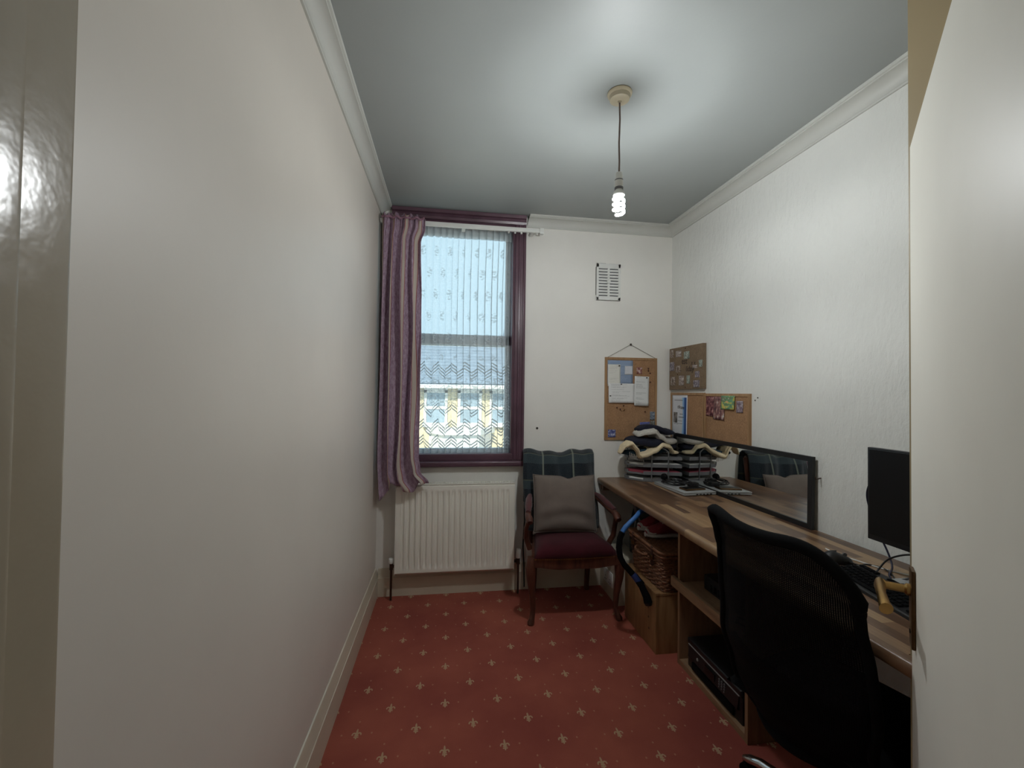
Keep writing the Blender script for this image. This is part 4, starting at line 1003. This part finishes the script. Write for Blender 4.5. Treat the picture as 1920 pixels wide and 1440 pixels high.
# ---------------------------------------------------------------- folded clothes on the trays
def pxz(px, py): return 1.218+(px-1170)*.00398, .996-(py-847)*.0037
def garment(name, label, mat, pts, y0, y1, th, back=0.0, wob=.006, seed=0):
    P = [(pxz(a_, b_)) for a_, b_ in pts]; x0, x1 = P[0][0], min(P[-1][0], 1.628)
    zt = [(p[0], p[1]) for p in P]; n, m_ = 44, 28; secs = []
    for i in range(n+1):
        s_ = i/n; x = lerp(x0, x1, s_); zc = pl(zt, x); e = min(1, max(.18, math.sin(math.pi*min(max(s_*.96+.02, 0), 1))**.35))
        ring = []
        for k_ in range(m_):
            a_ = 2*math.pi*k_/m_; c_, q = math.cos(a_), math.sin(a_)
            yy = lerp(y0, y1, .5+.5*c_*(abs(c_)**-.35 if abs(c_) > .001 else 1)*e)
            f_ = (yy-y0)/(y1-y0)
            zz = zc + th*.5*e*q*(abs(q)**-.3 if abs(q) > .001 else 1) + back*f_ + wob*math.sin(17*x+8*yy+seed+2*f_) + wob*.6*math.sin(41*x+seed)
            ring.append((x+.006*math.sin(9*a_+seed)*e, yy, zz))
        secs.append(ring)
    o = MB().loft(secs).build(name, mat, smooth='all')
    return tag(o, label, 'clothing', 'clothes heaped on the letter trays')
garment('folded_garment', 'dark teal cloth peeking out under the cream fleece', 'teal', [(1172, 851), (1190, 850), (1230, 846), (1270, 846)], 2.88, 3.03, .05, -.005, .004, 1)
garment('folded_garment', 'cream fleece draped in waves along the tray front', 'cream_cloth', [(1164, 852), (1173, 838), (1183, 832), (1192, 841), (1198, 855), (1208, 853), (1224, 845), (1240, 835), (1253, 839), (1263, 850), (1275, 851), (1283, 848)], 2.832, 2.97, .040, .012, .003, 2)
garment('folded_garment', 'navy jumper in the middle of the clothes heap', 'navy', [(1182, 826), (1205, 829), (1230, 832), (1262, 838), (1288, 838)], 2.850, 3.04, .062, .0, .006, 3)
garment('folded_garment', 'grey-white fleece folded below the top garment', 'fleece', [(1197, 819), (1212, 812), (1226, 811), (1236, 821), (1250, 828), (1270, 829), (1288, 824)], 2.840, 3.035, .050, .012, .005, 4)
garment('folded_garment', 'navy garment lying on top of the clothes heap', 'navy', [(1202, 808), (1216, 803), (1236, 804), (1262, 812), (1288, 822)], 2.875, 3.045, .046, .004, .005, 5)
frs = MB()
for i in range(9):
    x, z = 1.272+.012*i, .99-.003*i; frs.tube([(x, 2.90, z), (x-.004, 2.888, z-.02), (x+.003*math.sin(i), 2.886, z-.042)], .0022, 5)
tag(frs.build('scarf_fringe', 'fleece', smooth=True), 'knotted fringe hanging at the left end of the clothes heap', 'fringe')

# ---------------------------------------------------------------- laptop, phone, charger cables
LM = Matrix.Translation((1.530, 2.638, DESK)) @ Matrix.Rotation(R(4), 4, 'Z')
lp_ = thing('laptop', 'closed silver laptop lying flat before the letter trays', 'laptop', (1.53, 2.638, DESK))
MB(LM).box((-.112, -.172, .003), (.112, .172, .014), .004).build('laptop_base', 'silver', lp_, True)
MB(LM).box((-.112, -.172, .0145), (.112, .172, .0225), .004).build('laptop_lid', 'silver', lp_, True)
for i in range(5): MB(LM).box((-.03+i*.024, -.1728, .006), (-.016+i*.024, -.1715, .0115)).build('port', 'blackmatt', lp_)
for x, y in ((-.09, -.15), (.09, -.15), (-.09, .15), (.09, .15)): MB(LM).lathe([(.006, 0), (.006, .004)], (x, y, 0), 'z', 8).build('rubber_foot', 'blackmatt', lp_)
ZL = DESK+.0225
PM = Matrix.Translation((1.535, 2.545, ZL)) @ Matrix.Rotation(R(8), 4, 'Z')
ph_ = thing('mobile_phone', 'black phone with gold edge on the laptop', 'phone', (1.535, 2.545, ZL))
MB(PM).box((-.072, -.036, .0), (.072, .036, .010), .004, 3).build('phone_case', 'brass_dark', ph_, True)
MB(PM).box((-.069, -.033, .0098), (.069, .033, .0108), .0005).build('phone_screen', 'screen', ph_)
rc = random.Random(5)
def tangle(cx, cy, z0, rx, ry, n_, h):
    pts = []; a_ = 0
    for i in range(n_):
        a_ += .55+.25*rc.random(); k_ = .55+.45*rc.random()
        pts.append((cx+rx*k_*math.cos(a_), cy+ry*k_*math.sin(a_*1.0), z0+h*(.15+.85*abs(math.sin(i*.37)))*rc.uniform(.6, 1)))
    out = []
    for i in range(len(pts)-1):
        p0 = Vector(pts[max(0, i-1)]); p1 = Vector(pts[i]); p2 = Vector(pts[i+1]); p3 = Vector(pts[min(len(pts)-1, i+2)])
        for q in range(5):
            t2 = q/5; out.append(.5*((2*p1)+(p2-p0)*t2+(2*p0-5*p1+4*p2-p3)*t2*t2+(3*p1-p0-3*p2+p3)*t2**3))
    for o in out: o.z = max(o.z, z0+.0035)
    return out
tag(MB().tube(tangle(1.50, 2.705, ZL, .075, .075, 46, .030), .0035, 6).build('charger_cable', 'black', smooth=True), 'tangle of black charger cable on the far half of the laptop', 'cable', 'cables on the laptop')
tag(MB().tube(tangle(1.565, 2.665, ZL, .055, .06, 30, .026), .003, 6).build('charger_cable', 'black', smooth=True), 'tangle of black charger cable next to the phone on the laptop', 'cable', 'cables on the laptop')
tag(MB().box((1.555, 2.60, ZL), (1.615, 2.64, ZL+.028), .005).build('power_adapter', 'black', smooth=True), 'small black power adapter on the laptop by the mirror', 'adapter')
wc = thing('webcam', 'round black webcam standing at the laptop corner', 'webcam', (1.462, 2.765, ZL))
MB().lathe([(.001, 0), (.022, .001), (.022, .004), (.008, .008), (.006, .016)], (1.462, 2.765, ZL), 'z', 18).build('webcam_base', 'black', wc, True)
MB().lathe([(.004, -.024), (.015, -.020), (.022, -.008), (.024, 0), (.022, .010), (.014, .021), (.003, .024)], (1.462, 2.765, ZL+.036), 'y', 18).build('webcam_body', 'blackmatt', wc, True)
MB().lathe([(.009, -.0245), (.009, -.027), (.005, -.027)], (1.462, 2.765, ZL+.036), 'y', 14).build('lens', 'screen', wc, True)

# ---------------------------------------------------------------- monitor, keyboard, mouse, desk cables
mn = thing('monitor', 'black computer monitor partly hidden behind the open door', 'monitor', (1.54, 1.13, DESK))
MXf = 1.500
MB().box((MXf, .912, .893), (MXf+.022, 1.360, 1.220), .003).build('monitor_case', 'black', mn, True)
MB().box((MXf-.0015, .920, .912), (MXf+.002, 1.352, 1.213)).build('monitor_screen', 'screen', mn)
MB().box((MXf+.02, 1.02, .94), (MXf+.05, 1.25, 1.15), .012).build('rear_bulge', 'black', mn, True)
MB().tube([(MXf+.05, 1.135, DESK+.012), (MXf+.055, 1.135, 1.03)], [.022, .018], 14).build('stand_neck', 'silver', mn, True)
MB().box((MXf-.055, 1.02, DESK), (MXf+.125, 1.262, DESK+.012), .004).build('stand_base', 'silver', mn, True)
KM = Matrix.Translation((1.368, 1.150, DESK)) @ Matrix.Rotation(R(-10.5), 4, 'Z')
kb = thing('keyboard', 'black keyboard lying at an angle below the monitor', 'keyboard', (1.368, 1.150, DESK))
MB(KM).prism([(-.070, 0), (.070, 0), (.070, .022), (-.066, .012), (-.070, .009)], lambda x, z: (x, -.22, z), lambda x, z: (x, .22, z)).build('keyboard_case', 'black', kb)
kk = MB(KM)
for r_ in range(6):
    for c_ in range(22):
        if r_ == 5 and c_ in (4, 5, 13): continue
        y = .213-c_*.0195; x = -.056+r_*.0195+(.006 if r_ == 5 else 0); z = .0125+(x+.066)*.0735
        if c_ in (15, 18): continue
        kk.box((x, y-.0165, z), (x+.0165, y, z+.0045), .0018, 1)
kk.box((-.056, -.005, .0132), (-.0395, .10, .0178), .0018, 1)
o = kk.build('keys', 'blackmatt', kb); o['kind'] = 'stuff'
ms_ = thing('computer_mouse', 'black computer mouse beside the keyboard', 'mouse', (1.452, 1.438, DESK))
def mousep(m0):
    def f_(u_, v_):
        a_ = 2*math.pi*u_; th = math.pi/2*v_; r_ = math.cos(th)
        return m0 @ Vector((.052*r_*math.cos(a_), .031*r_*math.sin(a_)*(1-.10*math.cos(a_)), .003+.034*math.sin(th)*(1-.18*math.cos(a_))))
    return f_
MM = Matrix.Translation((1.452, 1.438, DESK)) @ Matrix.Rotation(R(-25), 4, 'Z')
MB().grid(mousep(MM), 36, 12, closed_u=True).build('mouse_shell', 'black', ms_, 'all')
MB(MM).prism(rrect(-.05, .05, -.029, .029, .026, 6), lambda x, y: (x, y, 0), lambda x, y: (x, y, .004)).build('mouse_base', 'blackmatt', ms_)
MB(MM).lathe([(.007, -.003), (.007, .003)], (.026, 0, .030), 'y', 14).build('scroll_wheel', 'tray', ms_, True)
def smoothpath(pts, n_=8):
    out = []
    for i in range(len(pts)-1):
        p0 = Vector(pts[max(0, i-1)]); p1 = Vector(pts[i]); p2 = Vector(pts[i+1]); p3 = Vector(pts[min(len(pts)-1, i+2)])
        for q in range(n_):
            t2 = q/n_; out.append(.5*((2*p1)+(p2-p0)*t2+(2*p0-5*p1+4*p2-p3)*t2*t2+(3*p1-p0-3*p2+p3)*t2**3))
    out.append(Vector(pts[-1])); return out
zc = DESK+.004
M['navycable'] = plain('dark_blue_cable', (34, 34, 60), .5)
tag(MB().tube(smoothpath([(MXf+.03, 1.352, 1.09), (MXf+.05, 1.395, 1.08), (MXf+.07, 1.425, 1.02), (MXf+.09, 1.41, .92), (MXf+.10, 1.372, .83), (MXf+.085, 1.345, zc+.006), (MXf+.02, 1.30, zc), (MXf-.02, 1.24, zc)]), .0032, 8).build('monitor_cable', 'navycable', smooth=True), 'dark blue cable looping down from the monitor edge', 'cable')
tag(MB().tube(smoothpath([(MXf+.06, 1.20, .88), (MXf+.07, 1.28, .86), (MXf+.06, 1.335, .825), (MXf+.03, 1.345, zc+.004), (MXf-.01, 1.315, zc), (MXf+.0, 1.27, zc), (MXf+.03, 1.235, zc+.02), (MXf+.06, 1.20, .87)]), .003, 8).build('power_cable', 'black', smooth=True), 'black cable loop under the monitor', 'cable')
tag(MB().tube(smoothpath([(1.468, 1.402, DESK+.012), (1.50, 1.388, zc), (1.535, 1.395, zc), (1.56, 1.36, zc), (1.54, 1.31, zc), (1.50, 1.265, zc), (1.452, 1.235, zc+.0), (1.452, 1.19, zc+.02), (1.475, 1.14, zc+.012)]), .0025, 8).build('mouse_cable', 'black', smooth=True), 'thin black mouse cable winding behind the keyboard', 'cable')
tag(MB().tube(smoothpath([(1.525, 1.56, zc-.001), (1.52, 1.50, zc-.001), (1.535, 1.43, zc-.001), (1.555, 1.36, zc-.001), (1.59, 1.30, zc-.001), (1.63, 1.25, zc-.001)]), .0025, 8).build('white_cable', 'white', smooth=True), 'thin white cable lying across the worktop behind the mouse', 'cable')

# ---------------------------------------------------------------- office chair facing the desk
oc = thing('office_chair', 'black mesh-back office chair pushed up to the desk', 'office chair', (1.20, 1.19, 0))
OC = Matrix.Translation((1.194, 1.21, 0)) @ Matrix.Rotation(R(16), 4, 'Z')
def obk(u_, v_):
    s_ = 2*u_-1
    z = lerp(.375, 1.03, v_)
    half = pl([(0, .140), (.03, .168), (.10, .195), (.36, .220), (.55, .214), (.75, .205), (.9, .205), (1, .217)], v_)
    xc = pl([(0, -.20), (.2, -.25), (.4, -.283), (.8, -.305), (1, -.325)], v_)
    curve = pl([(0, .075), (.4, .085), (1, .068)], v_)
    zz = z - .006*math.cos(math.pi*s_)*v_ + (-.02*(1-abs(s_)**3) + .0)*(v_**6) - .02*abs(s_)**8*v_**8 - .125*max(0, (-s_-.25)/.75)**2.4*v_**3
    return (xc + curve*abs(s_)**2.0, s_*half, zz)
MB(OC).grid(lambda u_, v_: obk(.02+.96*u_, .02+.96*v_), 40, 40).build('mesh_back', 'mesh', oc, 'all')
fr_ = []
for i in range(30): fr_.append(obk(0, i/30))
for i in range(30): fr_.append(obk(i/30, 1))
for i in range(30): fr_.append(obk(1, 1-i/30))
for i in range(30): fr_.append(obk(1-i/30, 0))
rad_ = [.013]*120
for i in range(26, 66): rad_[i] = .017
MB(OC).tube(fr_, rad_, 10, closed=True).build('back_frame', 'blackmatt', oc, 'all')
MB(OC).grid(lambda u_, v_: tuple(Vector(obk(.04+.92*u_, .02+.32*v_))+Vector((.022, 0, 0))), 24, 12).build('lumbar_pad', 'blackmatt', oc, 'all', solid=.025)
MB(OC).tube([(-.10, 0, .40), (-.16, 0, .41), (-.205, 0, .47), (-.225, 0, .60)], [.022, .024, .024, .016], 10, flat=1.0).build('back_bracket', 'black', oc, True)
def seatq(u_, v_):
    a_, b_ = 2*u_-1, 2*v_-1; e = max(0, (1-abs(a_)**5)*(1-abs(b_)**5))**.5
    return (.045+a_*.225, b_*.235*(1-.05*a_*a_), .428+.055*e-.02*max(0, a_)**4)
b = MB(OC); b.grid(seatq, 24, 24); b.grid(lambda u_, v_: (lambda q: (q[0], q[1], .428-.03*max(0, (1-abs(2*u_-1)**5)*(1-abs(2*v_-1)**5))**.5))(seatq(u_, v_)), 24, 24)
b.build('seat', 'blackmatt', oc, 'all')
MB(OC).tube([(0, 0, .075), (0, 0, .25)], .026, 16).tube([(0, 0, .24), (0, 0, .41)], .016, 16).build('gas_lift', 'chrome', oc, True)
hub = MB(OC).lathe([(.036, .066), (.042, .08), (.040, .105), (.03, .115)], (0, 0, 0), 'z', 20).build('base_hub', 'chrome', oc, True)
for k_ in range(5):
    a_ = R(92+72*k_); c_, s_ = math.cos(a_), math.sin(a_)
    MB(OC).tube([(.02*c_, .02*s_, .095), (.12*c_, .12*s_, .098), (.22*c_, .22*s_, .086), (.262*c_, .262*s_, .070), (.284*c_, .284*s_, .060)], [.020, .021, .019, .019, .013], 12, flat=.8).build('base_leg', 'chrome', oc, True)
    cs = MB(OC).lathe([(.018, -.020), (.026, -.016), (.027, -.004), (.027, .004), (.026, .016), (.018, .020)], (.268*c_, .268*s_, .0275), 'y' if abs(c_) > abs(s_) else 'x', 16).build('castor', 'blackmatt', oc, True)
# pale sheets on the floor beneath the desk
for i, (lo, hi) in enumerate((((1.545, 1.12, .0), (1.628, 1.375, .10)), ((1.640, 1.12, .0), (1.692, 1.375, .10)))):
    tag(MB().box(lo, hi, .001).build('storage_box', 'cream_plastic'), ('pale narrow box on the floor under the desk, ' + ('left of two' if i == 0 else 'against the wall')), 'box', 'boxes on the floor under the desk')

# ---------------------------------------------------------------- pendant lamp
LX, LY = .699, 1.724
lmp = thing('pendant_lamp', 'bare lit bulb on a cord hanging from the ceiling rose', 'lamp', (LX, LY, ZC))
MB().lathe([(.050, 0), (.052, -.004), (.050, -.010), (.044, -.014), (.041, -.030), (.034, -.034), (.008, -.036), (.006, -.042)], (LX, LY, ZC), 'z', 32).build('ceiling_rose', 'cream_plastic', lmp, True)
MB().tube([(LX, LY, ZC-.038), (LX+.002, LY, 2.56), (LX-.001, LY, 2.46), (LX+.001, LY, 2.38), (LX, LY, 2.325)], .0038, 8).build('cord', 'flex', lmp, True)
hl = MB().lathe([(.006, 2.334), (.013, 2.331), (.0155, 2.318), (.0155, 2.300), (.0175, 2.298), (.0175, 2.272), (.015, 2.268)], (LX, LY, 0), 'z', 22).build('lampholder', 'white', lmp, True)
MB().lathe([(.0165, 2.302), (.0178, 2.301), (.0178, 2.297), (.0165, 2.296)], (LX, LY, 0), 'z', 22).build('grey_ring', 'tray', hl, True)
MB().lathe([(.0160, 2.270), (.0186, 2.268), (.0186, 2.262), (.0160, 2.260)], (LX, LY, 0), 'z', 22).build('grey_ring', 'tray', hl, True)
MB().lathe([(.013, 2.262), (.016, 2.256), (.0215, 2.249), (.0235, 2.240), (.0235, 2.234), (.019, 2.230)], (LX, LY, 0), 'z', 22).build('bulb_base', 'white', lmp, True)
sp = []
N_ = 84
for i in range(N_+1):
    s_ = i/N_; a_ = 2*math.pi*3.5*s_; r_ = .021*min(1, .45+8*s_)*min(1, .35+5*(1-s_)); sp.append((LX+r_*math.cos(a_), LY+r_*math.sin(a_), 2.230-.078*s_))
MB().tube(sp, .0058, 7).build('spiral_tube', 'lamp', lmp, 'all')
